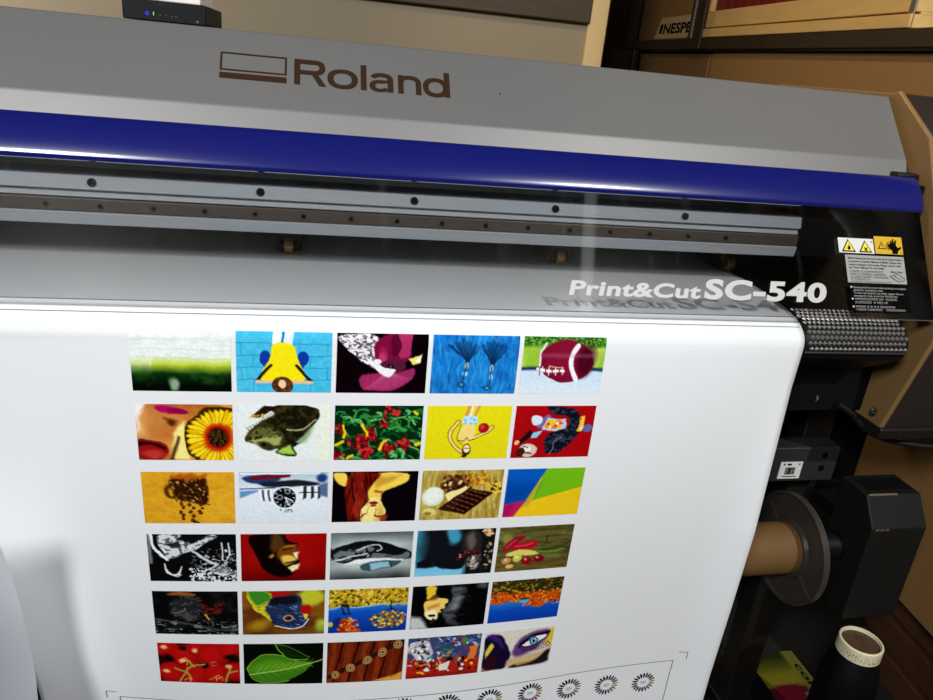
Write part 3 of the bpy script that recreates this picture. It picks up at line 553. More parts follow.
def p54():
    p = Pic((10,10,11)); p.P([(.16,0),(.3,0),(.3,.24),(.26,.34),(.18,.3)],(230,196,60),.04); p.P([(.18,.36),(.3,.3),(.46,.32),(.47,.42),(.42,.46),(.45,.54),(.4,.58),(.42,.64),(.36,.66),(.34,.78),(.24,.8),(.14,.66)],(240,206,110),.02); p.P([(.14,.6),(.3,.56),(.38,.66),(.34,.78),(.22,.8)],(250,240,200),.04); p.P([(.2,.5),(.34,.42),(.36,.52),(.22,.58)],(180,120,40),.06,.7); p.L([(.24,.7),(.32,.7)],.05,(40,22,14)).L([(.3,.78),(.28,.86)],.05,(60,30,20),.03); p.P([(.26,.22),(.34,.26),(.3,.34),(.2,.34)],(110,70,20),.05)
    for i in range(26):
        y=.08+.82*i/25; x0=.5+.06*math.sin(y*7); p.L([(x0,y),(x0+.1+.05*math.sin(i*2.1),y+.03*math.cos(i))],.04,(150+40*math.sin(i*1.7),155+40*math.sin(i*1.7),160+40*math.sin(i*1.7)),.06,.4)
    p.E(.6,.45,.06,.16,(190,194,196),20,.12,.5); p.P([(0,.66),(.12,.74),(.24,1),(0,1)],(200,202,200),.08); p.E(.93,.05,.08,.07,(110,112,114),0,.08,.7); p.mix(th(p.N(20,26,85),.55,.7)*th(p.U,.5,.6)*th(.8-p.U,0,.1)*.4,(90,92,94)); return p
def p55():
    p = Pic((24,90,190)); p.mix(th(p.V,.5,1)*.7,(12,50,140)); p.mix(th(.62-p.V,-.1,.1)*.5,(80,150,215)); q=random.Random(14)
    p.P([(0,.3),(1,.3),(1,.54),(.8,.62),(.74,.7),(.56,.66),(.3,.5),(0,.6)],(190,84,20),.03); p.mix(th(.32-p.V,-.03,.03),(56,54,20))
    for i in range(150): p.E(q.random(),q.uniform(0,.34),.018,.02,q.choice([(110,96,30),(40,44,16),(170,140,40),(20,24,10),(140,90,30)]),0)
    for i in range(230):
        x=q.random(); y=q.uniform(.28,.52+.12*(x>.45)); p.E(x,y,.016,.02,q.choice([(220,110,30),(170,60,16),(236,150,50),(110,46,16),(200,90,24)]),0)
    p.E(.46,.52,.07,.06,(90,170,215)).E(.46,.47,.07,.025,(60,36,20)); return p
def p61():
    p = Pic((40,6,6)); q=random.Random(5)
    for x,y,r in ((.1,.12,.26),(.35,.3,.3),(.5,.1,.24),(.68,.3,.34),(.9,.16,.24),(.16,.75,.3),(.45,.8,.32),(.72,.8,.3),(.96,.7,.26)): p.E(x,y,r*.62,r*.95,(150,14,16),0,.05).E(x-.02,y-.03,r*.45,r*.66,(186,24,22),0,.14,.8)
    p.E(.12,.38,.06,.09,(24,6,6),0,.06).E(.3,.12,.04,.06,(26,6,6),0,.05).E(.56,.56,.05,.07,(20,8,6),0,.05).E(.9,.34,.08,.08,(18,12,8),0,.06)
    for x,y in ((.09,.12),(.46,.16),(.68,.52),(.08,.72),(.28,.44),(.86,.58)): p.E(x,y,.04,.045,(250,210,150),0,.04,.9)
    p.E(.68,.52,.05,.03,(150,20,20),0,.02)
    for l in ([(.24,.96),(.33,.72),(.42,.56),(.56,.52)],[(.33,.72),(.2,.66)],[(.34,.74),(.4,.92)],[(.42,.58),(.36,.44)],[(.84,.98),(.88,.7),(.86,.6)],[(.88,.74),(.98,.68)]): p.L(l,.035,(160,160,60),.02)
    for x,y in ((.28,.42),(.31,.5),(.34,.93),(.7,.86),(.75,.9),(.66,.92)): p.L([(x-.04,y),(x+.03,y-.05),(x+.05,y+.04)],.014,(236,190,90))
    return p
def p62():
    p = Pic((10,14,8)); p.P([(.05,.62),(.1,.42),(.22,.28),(.36,.26),(.5,.3),(.66,.42),(.9,.46),(.76,.72),(.56,.92),(.38,.98),(.2,.94),(.08,.82)],(64,120,26),.015); p.P([(.05,.62),(.3,.36),(.6,.46),(.9,.46),(.7,.6),(.4,.66),(.12,.74)],(104,160,40),.12,.6)
    p.L([(.06,.76),(.3,.7),(.6,.6),(.9,.45),(1,.38)],.018,(196,214,120))
    for i in range(8):
        x=.14+.09*i; y=.74-.035*i; p.L([(x,y),(x+.1,y-.2+.012*i)],.009,(150,190,80),.01,.8).L([(x,y),(x+.12,y+.16-.012*i)],.009,(120,170,60),.01,.8)
    p.L([(.05,.62),(.1,.42),(.22,.28),(.36,.26),(.5,.3),(.66,.42)],.014,(150,196,70),.01); p.L([(.05,.62),(.08,.82),(.2,.94),(.38,.98),(.56,.92)],.014,(140,186,60),.01)
    p.P([(.4,.02),(.56,.1),(.74,.3),(.86,.34),(.68,.42),(.5,.34)],(20,40,12),.02).L([(.4,.02),(.44,.18),(.56,.36),(.7,.4),(.8,.38)],.02,(110,170,50)).L([(.42,.02),(.62,.12),(.82,.34)],.014,(90,130,50)); return p
def p63():
    p = Pic((20,8,6)); 
    for i in range(6):
        x=.04+.2*i; p.P([(x-.02,0),(x+.17,0),(x+.13,1),(x-.14,1)],(104+6*(i%2),36,16),.03); p.P([(x+.03,0),(x+.09,0),(x+.03,1),(x-.06,1)],(150,66,30),.06,.6); p.L([(x-.03,0),(x-.16,1)],.03,(24,8,6),.03)
    p.mix(th(p.N(30,6,91),.5,.7)*.3,(50,16,8)); p.P([(.6,1),(1,.8),(1,1)],(210,160,60),.03); p.P([(.84,.3),(1,.1),(1,.8),(.84,.9)],(90,30,14),.1,.5)
    for i in range(5):
        x,y=.12+.2*i,.8-.17*i; p.L([(x-.1,y+.04),(x+.1,y-.1)],.09,(40,26,18),.02); p.E(x,y,.06,.1,(190,150,90)).E(x,y,.045,.072,(40,24,16)).E(x,y,.034,.055,(206,170,110)).E(x,y,.018,.03,(60,30,20))
    return p
def p64():
    p = Pic((60,70,110)); q=random.Random(21); p.mix(th(p.V,.5,.62),(170,40,24)); p.mix(th(p.N(8,6,93),.5,.6)*th(p.V,.5,.6),(120,24,16))
    cols=[(30,40,90),(226,226,230),(180,190,210),(20,20,30),(220,120,40),(170,40,40),(90,120,190),(60,130,80),(240,200,120),(110,50,110)]
    for i in range(120):
        x=q.random(); y=q.uniform(0,.72); pts=[(x+q.gauss(0,.035),y+q.gauss(0,.05)) for _ in range(5)]; p.P(pts,q.choice(cols),.012,.95)
    p.P([(.02,.1),(.3,.05),(.34,.45),(.2,.55),(.04,.4)],(220,222,228),.03,.8); p.sp(26,[(20,20,28),(240,240,244),(150,90,60)],(.05,.05,.32,.5),.03,6); p.E(.78,.14,.05,.09,(70,130,60)).P([(.84,.3),(.96,.26),(.92,.6),(.84,.66)],(226,120,40)); p.sp(22,[(230,230,232),(240,180,60),(226,120,50),(20,20,24)],(.08,.58,.96,.9),.035,9); p.P([(.46,.68),(.6,.62),(.58,.84),(.46,.86)],(226,224,216)); p.mix(th(p.V,.9,.94)*.6,(130,26,18)); return p
def p65():
    p = Pic((222,214,200)); p.P([(0,.05),(.24,.1),(.34,.4),(.4,.7),(.36,1),(0,1)],(24,16,44),.04); p.P([(.02,.04),(.14,.08),(.26,.3),(.3,.5),(.1,.2)],(70,40,130),.06,.8); p.P([(.02,.5),(.1,.28),(.14,.4),(.04,.66)],(226,200,80),.03); p.P([(.05,.6),(.2,.7),(.2,1),(0,1)],(60,20,24),.06,.6)
    p.P([(.36,.72),(.6,.68),(.9,.62),(1,.5),(1,1),(.36,1)],(206,176,140),.06); p.P([(.36,1),(.5,.86),(.8,.82),(.96,.6),(1,.7),(1,1)],(16,10,18),.05,.9); p.P([(.46,.86),(.6,.8),(.84,.78),(.7,.92),(.5,.96)],(224,196,110),.06,.7)
    p.P([(.38,.62),(.5,.3),(.7,.08),(.9,.06),(.98,.14),(.9,.4),(.74,.6),(.5,.72)],(84,44,110),.07,.9); p.P([(.5,.4),(.7,.18),(.88,.12),(.96,.14),(.86,.3),(.6,.42)],(24,14,36),.04); p.P([(.96,.1),(1,.06),(1,.5),(.9,.46)],(220,190,40),.05)
    p.P([(.54,.46),(.64,.3),(.78,.2),(.92,.18),(.88,.32),(.74,.44)],(240,240,238),.015); p.E(.72,.34,.08,.12,(60,110,130),-30).E(.72,.34,.05,.075,(150,196,206),-30).E(.72,.34,.028,.045,(8,12,16)).E(.75,.3,.012,.018,(250,250,250)); p.L([(.52,.48),(.62,.28),(.78,.16),(.95,.15)],.03,(14,8,20)); p.L([(.54,.47),(.74,.46),(.9,.3)],.02,(20,12,26))
    for i in range(16): t=i/15; x=.54+.38*t; y=.5-.02*math.sin(t*3)-.18*max(0,t-.5); p.L([(x,y),(x+.02+.04*t,y+.13)],.012,(16,8,22))
    return p
PICLABEL = {11:'printed photo of a white wall above a dark garden, top left',12:'printed photo of a person in a yellow top on turquoise bricks',13:'printed photo of a rooster with a magenta comb',14:'printed photo of two tufted earrings on blue boards',15:'printed photo of a brown football on grass',
 21:'printed photo of lips beside a yellow gerbera',22:'printed photo of a spiny lizard head on white',23:'printed photo of red and green flowers',24:'printed photo of a woman with a red ball on yellow',25:'printed photo of a person with a board on red',
 31:'printed photo of coffee beans shaped as a cup',32:'printed photo of a steel wrist watch',33:'printed photo of a red haired woman on black',34:'printed photo of chocolate and milk on planks',35:'printed four colour abstract of blue green yellow magenta',
 41:'printed black and white engraving of figures',42:'printed photo of a golden face on red',43:'printed photo of a chrome headlight of a silver car',44:'printed photo of a cat on light blue',45:'printed photo of red peppers and vegetables',
 51:'printed dark photo of a reptile on rocks',52:'printed photo of a parrot head with red beak',53:'printed photo of an autumn tree and bench at a blue lake',54:'printed photo of a face in grey fur on black',55:'printed photo of autumn trees over blue water',
 61:'printed photo of cherry tomatoes',62:'printed photo of a green leaf on black',63:'printed photo of a row of banded cigars',64:'printed colourful crowded abstract',65:'printed photo of a made up eye'}
def to_lin(a): a = np.clip(a,0,1); return np.where(a <= .04045, a/12.92, ((a+.055)/1.055)**2.4)
def color_mesh(name, verts, faces, cols, parent):
    o = MB().add(verts, faces).build(name, 'printed_ink', parent, normals=False)
    me = o.data; at = me.color_attributes.new('Col', 'FLOAT_COLOR', 'POINT')
    at.data.foreach_set('color', np.concatenate([to_lin(cols), np.ones((len(cols),1))], 1).astype(np.float32).ravel())
    return o
PX0, PP, PW, PZ0, PH, PHH = -.19831582, .12014172, .11410382, -.32739119, .09810233, .08011312
for r in range(6):
    for c in range(5):
        k = (r+1)*10+c+1; WARP[:] = [{35:0,12:.5,32:.35,62:.6,24:.5,34:.6,63:.6,15:.5}.get(k,1.), 900+k*7]; p = globals()['p%d' % k]()
        im = p.im
        im = im*(1+(np.clip(p.N(60,44,700+k,2),0,1)-.5)[...,None]*(.10 if k not in (35,24,12) else .08))
        gray = im.mean(-1, keepdims=True); im = np.clip(.5+(im-.5)*1.06, 0, 1); im = np.clip(gray+(im-gray)*1.06, 0, 1)
        X = PX0+c*PP+p.u0*PW; Z = PZ0-r*PH-p.v0*PHH
        v_, f_ = grid_mesh(surf_pt(X, Z, .0006))
        o = color_mesh('printed_photo', v_, f_, im.reshape(-1,3), sheet)
        o['label'] = PICLABEL[k]

# lines, crop marks and swatch rings printed below the photos
def strip(mb, pts, w, lift=.0005):          # pts in (x,z)
    for (a, b) in zip(pts[:-1], pts[1:]):
        n = max(2, int(math.hypot(b[0]-a[0], b[1]-a[1])/.01)); t = np.linspace(0,1,n+1)
        x = a[0]+(b[0]-a[0])*t; z = a[1]+(b[1]-a[1])*t; L = math.hypot(b[0]-a[0], b[1]-a[1]); nx, nz = -(b[1]-a[1])/L*w/2, (b[0]-a[0])/L*w/2
        Pq = np.stack([surf_pt(x+nx, z+nz, lift), surf_pt(x-nx, z-nz, lift)], 0); v_, f_ = grid_mesh(Pq); mb.add(v_, f_)
ZL = -.941
mb = MB(); rc = pix_sheet(673,660); rm = pix_sheet(688,652); strip(mb, [(-.262,-1.10),(-.262,ZL),(rc[0],rc[2]),(rc[0],-1.10)], .0012); mb.build('printed_border', 'ink_grey', sheet, normals=False)
mb = MB(); strip(mb, [(XL+.002,-.3118),(.695,-.3118)], .0007, .0007); mb.build('printed_line', 'line_grey', sheet, normals=False)
for cx, cz, sx in ((-.2815,-.931,1),(rm[0],rm[2],-1)):
    mb = MB(); strip(mb, [(cx, cz-.016),(cx,cz),(cx+.016*sx,cz)], .0012); mb.build('crop_mark', 'ink_grey', sheet, normals=False)
RING = (pix_sheet(643,682), pix_sheet(530,693))
rx0, rz0 = RING[0][0], RING[0][2]; rdx = (RING[1][0]-RING[0][0])/3
for k in range(8):
    cx, cz = rx0+rdx*k, rz0+(RING[1][2]-RING[0][2])/3*min(k,3); vv=[]; ff=[]; cc=[]
    for i in range(20):
        a = 2*math.pi*i/20+.1; n0 = len(vv); col = np.array([(24,22,26),(30,26,40),(60,30,70),(120,60,90),(110,110,40),(150,140,60),(60,70,50)][int((math.sin(a)*.5+.5)*2+((math.cos(a)*.5+.5)*4.4)) % 7])/255.
        if math.sin(a) > .2: col = np.array((26,24,30))/255.
        for j in range(10):
            t = 2*math.pi*j/10; pr = .0165+.0058*math.cos(t); pt = .0019*math.sin(t)
            x = cx+pr*math.cos(a)-pt*math.sin(a); z = cz+pr*math.sin(a)+pt*math.cos(a); vv.append(surf_pt(x, z, .0006)); cc.append(col)
        ff.append(tuple(range(n0, n0+10)))
    n0 = len(vv)
    for w_, h_, dz in ((.010,.0012,.0022),(.012,.0014,-.0006),(.007,.001,-.0034)):
        n0 = len(vv)
        for a, b in ((-1,-1),(1,-1),(1,1),(-1,1)): vv.append(surf_pt(cx+a*w_/2, cz+dz+b*h_/2, .0006)); cc.append(np.array((.55,.55,.56)))
        ff.append((n0,n0+1,n0+2,n0+3))
    color_mesh('swatch_ring', np.array(vv), ff, np.array(cc), sheet)
SHEET_END = None
# ------------------------------------------------------------------ the printer
printer = empty('wide_format_printer', (0,1.1,-H), 'long silver printer with blue cover strip and dark clear front window', 'printer')
XE, XW = .917, -1.25
# hood: sloped fascia, upright lower bevel
FA, FB = (1.02,-.0835), (1.098,.0068)
hood = MB().prism([(1.0068,-.1135),(1.0196,-.0845),(1.0208,-.0825),(1.0968,.0056),(1.0985,.0068),(1.42,.0068),(1.42,-.1135)], XW, XE, 1).build('hood', 'silver_paint', printer)
mb = MB(); mb.box(XE-.03, XE+.008, .992, 1.02, -.128, -.10); mb.build('end_notch', 'black_plastic', printer, bevel=.003)
# brand mark on the fascia
def fa(px, py): return Vector(on_profile(px, py, FA, FB))
ux = Vector((1,0,0)); uy = Vector((0, FB[0]-FA[0], FB[1]-FA[1])).normalized()
a, b = fa(294,84.3), fa(450.3,97.9); tp = fa(294,58.8); cap = (tp-a).dot(uy)
mb = MB(); sxr = (b.x-a.x)/540.; syr = cap/88.
LIFT = [.0006]
def lp(x, y): return a+ux*(x*sxr)+uy*(y*syr)+ux.cross(uy)*(LIFT[0]+len(mb.f)*2e-7)
def lr(x0, y0, x1, y1): mb.add([lp(x0,y0),lp(x1,y0),lp(x1,y1),lp(x0,y1)], [(0,1,2,3)])
def lring(cx, cy, rx, ry, tx, ty, a0=0, a1=360, pw=2.3, n=40):
    o_ = []; i_ = []
    for k in range(n+1):
        t = math.radians(a0+(a1-a0)*k/n); c_, s_ = math.cos(t), math.sin(t)
        f = lambda v: math.copysign(abs(v)**(2/pw), v)
        o_.append(lp(cx+rx*f(c_), cy+ry*f(s_))); i_.append(lp(cx+(rx-tx)*f(c_), cy+(ry-ty)*f(s_)))
    mb.add(o_+i_, [(k, k+1, n+2+k, n+1+k) for k in range(n)])
lr(0,0,20,88); lr(20,72,70,88); lr(20,36,70,51); lring(70,62,34,26,20,15.5,-90,90)           # R
mb.add([lp(58,38),lp(80,38),lp(108,0),lp(84,0)], [(0,1,2,3)])
lring(163,31.5,52,34,21,14)                                                                   # o
lr(225,0,245,88)                                                                              # l
lring(298,43,40,22.5,20,14,0,168); lr(318,0,338,44); lring(291,19.5,36,21,20,11.5,55,335); mb.add([lp(288,29),lp(319,31),lp(319,41),lp(288,40.5)], [(0,1,2,3)])   # a
lr(355,0,374,65); lring(396,38,41,27.5,19.5,14,0,172); lr(417.5,0,437,39)                     # n
lring(489,31.5,46,34,20,14); lr(520,0,540,88)                                                 # d
mb.build('brand_lettering', 'print_brown', printer, normals=False)
mb = MB(); base = a
def fr(x0, s0, x1, s1): mb.sheet_poly([base+ux*(x-base.x)+uy*s for x, s in ((x0,s0),(x1,s0),(x1,s1),(x0,s1))], ux.cross(uy), .0005)
p0, p1, p2, p3 = fa(219.2,77.6), fa(286.5,84), fa(221.7,51.6), fa(287.7,57.9)
xl, xr = p0.x, p1.x; s = lambda q: (q-base).dot(uy)
sb0 = s(p0); sb1 = s(fa(219.7,71.8)); st0 = s(fa(220.3,69.8)); st1 = s(p2); w_ = .0026
fr(xl, sb0, xr, sb1); fr(xl, st0, xr, st0+w_); fr(xl, st1-w_, xr, st1); fr(xl, st0+w_, xl+w_, st1-w_); fr(xr-w_, st0+w_, xr, st1-w_)
mb.build('brand_mark', 'print_brown', printer)
mb = MB(); q = fa(500,94); mb.cyl(q, q+ux.cross(uy)*.0006, .0012, 10); mb.build('fascia_pip', 'ink_black', printer)

# blue strip along the top of the front window
prof = [(.999,-.108),(.995,-.1052),(.988,-.1055),(.980,-.1105),(.970,-.1205),(.961,-.1325),(.9555,-.1425),(.9540,-.1470),(.9540,-.1500),(.9555,-.1520),(.959,-.1532),(.966,-.1537),(.999,-.1537)]
blue = MB().prism(prof, XW, XE-.002, 1).build('cover_strip', 'blue_plastic', printer, bevel=.004, seg=3)

# front window of smoked acrylic and what is stuck on it
CA, CB = (.868,-.2934), (.957,-.1525)
cu = Vector((0, CB[0]-CA[0], CB[1]-CA[1])).normalized(); cn = Vector((1,0,0)).cross(cu)
MB().prism([(CA[0]-.0006,CA[1]),(CA[0]+.0034,CA[1]-.0012),(CA[0]+.0030,CA[1]-.0022),(CA[0]-.0010,CA[1]-.0010)], XW, XE-.006).build('window_rim', 'ink_grey', printer)
win = MB().prism([CA, CB, (CB[0]+.0027, CB[1]-.0014), (CA[0]+.0027, CA[1]-.0014)], XW, XE-.006, 1).build('front_window', 'smoked_acrylic', printer)
mb = MB()
for x0, x1 in ((XE-.022, XE-.006),):
    pts = [(x0,)+CA, (x1,)+CA, (x1,)+CB, (x0,)+CB]; mb.sheet_poly([Vector(p)-cn*.004 for p in pts], cn, -.006)
mb.build('window_edge', 'black_plastic', printer, bevel=.001)
def cp(px, py): return Vector(on_profile(px, py, CA, CB))
lo = .0008
def lettering(name, txt, bl, br, top, m, **kw):
    a, b, t = cp(*bl), cp(*br), cp(*top); mb = MB()
    put_text(mb, txt, a, Vector((b.x-a.x,0,0)), cu, b.x-a.x, (t-a).dot(cu), lift=lo, **kw); return mb.build(name, m, win, normals=False)
lettering('window_lettering', 'Print&Cut', (568.6,294.2), (703,297.5), (573,280.6), 'letter_white', bold=.034, shear=.28, spacing=1.06, res=5)
lettering('window_lettering', 'SC-540', (703.5,298.2), (829,300.6), (707,279.6), 'letter_white', bold=.040, shear=.24, spacing=1.08, res=5)
def quad_label(name, c, m, parent, lift=.0008):
    P4 = [cp(*q) for q in c]; x0 = (P4[0].x+P4[3].x)/2; x1 = (P4[1].x+P4[2].x)/2; s1 = ((P4[0]-Vector((0,)+CA)).dot(cu)+(P4[1]-Vector((0,)+CA)).dot(cu))/2; s0 = ((P4[2]-Vector((0,)+CA)).dot(cu)+(P4[3]-Vector((0,)+CA)).dot(cu))/2
    O = Vector((0,)+CA); q = lambda x, s_, l=lift: O+Vector((1,0,0))*x+cu*s_+cn*l
    mb = MB().sheet_poly([q(x0,s0),q(x1,s0),q(x1,s1),q(x0,s1)], cn, .0004); o = mb.build(name, m, parent)
    def at(u, v, l=lift+.0008): return q(x0+(x1-x0)*u, s1+(s0-s1)*v, l)
    return o, at, (x1-x0, s1-s0)
def glyph(name, at, pts, m, par, l=.0016): return MB().add([at(u, v, l) for u, v in pts], [tuple(range(len(pts)))]).build(name, m, par, normals=False)
lab, at, sz = quad_label('warning_label', [(837.1,237.7),(872.4,239.3),(873.7,253.8),(838.9,252.9)], 'label_white', win)
lab['label'] = 'white label with two yellow warning triangles'
asp = sz[0]/sz[1]
def triangle(mb, at, cx, base, h, w, l): mb.add([at(cx-w/2, base, l), at(cx+w/2, base, l), at(cx, base-h, l)], [(0,1,2)])
def warn_tri(at, par, cx, base, h, w, fillm):
    m1 = MB(); triangle(m1, at, cx, base, h, w, .0016); m1.build('warning_triangle', 'ink_black', par, normals=False)
    m2 = MB(); triangle(m2, at, cx, base-.09*h, h*.78, w*.74, .0020); m2.build('triangle_field', fillm, par, normals=False)
warn_tri(at, lab, .27, .93, .86, .40, 'sign_yellow'); warn_tri(at, lab, .75, .93, .82, .38, 'sign_yellow')
glyph('flame_symbol', at, [(.27,.82),(.225,.74),(.235,.62),(.25,.66),(.27,.42),(.285,.56),(.30,.54),(.315,.68),(.30,.80)], 'ink_black', lab, .0024)
mb = MB()
for d in (1,-1): mb.add([at(.70+(.0 if d>0 else .1),.62,.0024), at(.72+(.0 if d>0 else .06),.58,.0024), at(.80-(.0 if d>0 else .1),.82,.0024), at(.78-(.0 if d>0 else .06),.86,.0024)], [(0,1,2,3)])
mb.add([at(.72,.66,.0024),at(.78,.66,.0024),at(.78,.78,.0024),at(.72,.78,.0024)], [(0,1,2,3)]); mb.build('cross_symbol', 'ink_black', lab, normals=False)
glyph('corner_mark', at, [(.92,.17),(.98,.17),(.98,.23),(.92,.23)], 'ink_black', lab)
lab, at, sz = quad_label('caution_label', [(873.4,236.2),(900.7,238),(902.5,254.9),(874.8,254)], 'label_yellow', win); lab['label'] = 'yellow label with warning triangle and black hand'
warn_tri(at, lab, .25, .72, .44, .30, 'label_yellow')
glyph('exclamation_mark', at, [(.235,.46),(.265,.46),(.258,.62),(.242,.62)], 'ink_black', lab, .0024)
hand = [(.60,.98),(.60,.80),(.50,.66),(.46,.50),(.52,.40),(.54,.50),(.56,.24),(.60,.22),(.61,.40),(.65,.12),(.69,.13),(.68,.38),(.75,.18),(.79,.20),(.75,.46),(.80,.62),(.94,.56),(.95,.62),(.82,.80),(.78,.98)]
glyph('hand_symbol', at, hand, 'ink_black', lab, .0020)
mb = MB()
for k in range(3):
    r = .10+.05*k; mb.add([at(.56+r*1.0*math.cos(t)*.8, .56+r*1.5*math.sin(t), .0026) for t in np.linspace(2.2,4.2,8)]+[at(.56+(r-.02)*math.cos(t)*.8, .56+(r-.02)*1.5*math.sin(t), .0026) for t in np.linspace(4.2,2.2,8)], [tuple(range(16))])
mb.build('roller_symbol', 'ink_black', lab, normals=False)
glyph('corner_mark', at, [(.92,.90),(.96,.90),(.96,.95),(.92,.95)], 'ink_black', lab)
lab, at, sz = quad_label('instruction_label', [(844.4,254.9),(902.9,257.2),(906.5,284.2),(847.8,283)], 'label_grey', win); lab['label'] = 'grey label of small printed instructions'
def lines(at, sz, specs, m, par, name):
    mb = MB()
    for txt, u, v, w, hh in specs: put_text(mb, txt, at(u, v, .0014), (1,0,0), cu, w*sz[0], hh*sz[1], bold=.012, lift=.0002, res=2)
    mb.build(name, m, par, normals=False)
def marks(at, rows_, m, par, name, seed):        # rows of print too small to read
    q = random.Random(seed); mb = MB()
    for u0, v, u1, hh in rows_:
        u = u0
        while u < u1-.012:
            w = q.uniform(.012,.020); k = q.random()
            if k < .1: u += w; continue
            for v0, v1, a, b in ((v-hh, v-hh*.78, 0, 1),(v-hh*.2, v, 0, 1) if k < .6 else (v-hh*.6, v-hh*.4, 0, 1),(v-hh, v, .35, .6)):
                mb.add([at(u+a*w*.8,v0,.0016),at(u+b*w*.8,v0,.0016),at(u+b*w*.8,v1,.0016),at(u+a*w*.8,v1,.0016)], [(0,1,2,3)])
            u += w
    mb.build(name, m, par, normals=False)
lines(at, sz, [('Media Clamps have not to be used when Output heads is',.04,.15,.93,.072),('to prevent. (Caution: Misuse of Media Clamps may',.04,.265,.9,.072),('result in damage of the heads. Please read to read',.04,.38,.88,.072),('the "User\'s Manual" for the details.',.04,.49,.6,.072),('Media Clamp',.74,.595,.2,.06)], 'ink_black', lab, 'label_print')
marks(at, [(.05,.63,.62,.07),(.05,.73,.66,.07),(.05,.83,.70,.07),(.05,.91,.38,.06),(.05,.985,.74,.045)], 'ink_grey', lab, 'label_print', 2)
mb = MB()
def seg(a, b, w=.008):
    A = at(*a, .0018); B = at(*b, .0018); d = (B-A).normalized().cross(cn)*w*sz[0]*.6; mb.add([A-d,A+d,B+d,B-d], [(0,1,2,3)])
C5 = [(.72,.72),(.84,.62),(.97,.82),(.93,.90),(.84,.92)]
for a_, b_ in zip(C5, C5[1:]+C5[:1]): seg(a_, b_)
seg((.78,.70),(.90,.86)); seg((.74,.78),(.86,.94)); seg((.84,.66),(.80,.72)); seg((.72,.72),(.74,.78)); mb.build('clamp_drawing', 'ink_grey', lab, normals=False)
lab, at, sz = quad_label('notice_label', [(848.5,285.5),(907,287),(910.8,312.6),(851.5,311.2)], 'ink_black', win); lab['label'] = 'black label of small white instructions'
lines(at, sz, [('Opening the front cover when printing is in progress',.06,.115,.9,.075),('causes an emergency stop.',.06,.22,.5,.075),('To abort printing for any other reason than an',.06,.33,.84,.075),('emergency stop, press the PAUSE key.',.06,.44,.74,.075)], 'letter_grey', lab, 'label_print')
marks(at, [(.07,.57,.80,.075),(.07,.70,.62,.075),(.07,.86,.74,.07),(.07,.975,.92,.07)], 'letter_grey', lab, 'label_print', 6)
mb = MB()
for v in (.04,.50,.80): mb.add([at(.015,v,.0018),at(.045,v,.0018),at(.045,v+.06,.0018),at(.015,v+.06,.0018)], [(0,1,2,3)])
mb.build('bullet_marks', 'letter_white', lab, normals=False)

# carriage rail seen through the window
YB = .985
beam = MB().prism([(YB,-.1775*YB),(YB-.004,-.1948*YB),(YB+.004,-.1955*YB),(YB-.001,-.2045*YB),(YB+.02,-.206*YB),(YB+.02,-.2215*YB),(YB-.006,-.2225*YB),(YB-.004,-.2385*YB),(YB+.06,-.2385*YB),(YB+.06,-.1775*YB)], XW, .735).build('carriage_beam', 'brushed_aluminium', printer, bevel=.0012)
steel = MB().box(XW, .735, YB-.004, YB+.021, -.2218*YB, -.2055*YB).build('guide_rail', 'rail_steel', printer, bevel=.001)
k = -5; bolts = []
def bolt(x, y, z, r, parent, m, name):
    mb = MB().lathe([(0,0),(0,r),(-.003,r),(-.0042,r*.85),(-.0042,r*.5),(-.0015,r*.45),(-.0015,0)], (x,y,z), (0,1,0), 20); return mb.build(name, m, parent)
b0 = bolt(-.2574*YB, YB-.001, -.1855*YB, .0052, beam, 'black_metal', 'cap_bolt')
for j in range(-4, 5):
    if j == 0: continue
    c = b0.copy(); C.objects.link(c); c.parent = beam; c.location.x = j*.2017*YB; ORIG[c.name] = Vector((0,0,0))
b0 = bolt(-.3115*YB, YB-.0035, -.2138*YB, .0028, steel, 'dark_metal', 'rail_screw')
for j in range(-10, 16):
    if j == 0: continue
    c = b0.copy(); C.objects.link(c); c.parent = steel; c.location.x = j*.0622*YB
MB().box(.736, .90, YB-.002, YB+.08, -.2385*YB, -.1775*YB).build('beam_end_shade', 'matte_black', printer, bevel=.003)  # black block standing in for the shade over the beam's right end
# platen and apron under the sheet
prof = [(1.42,-.292),(1.05,-.2935),(.99,-.2955),(.926,-.3015),(.891,-.3095),(.8755,-.318),(.868,-.327),(.8652,-.338),(.8665,-.352),(.874,-.362),(.955,-.412),(.962,-.49),(1.42,-.49)]
MB().prism(prof, XW, .879).build('platen', 'black_plastic', printer, bevel=.002)
MB().box(.8795, .93, .965, 1.42, -.49, -.30).build('platen_end', 'matte_black', printer, bevel=.002)
MB().box(XW, .93, 1.24, 1.30, -.286, -.12).build('inner_panel', 'brushed_aluminium', printer, bevel=.003)
MB().box(.905, .9255, .975, 1.25, -.29, -.115).build('inner_side', 'matte_black', printer, bevel=.002)
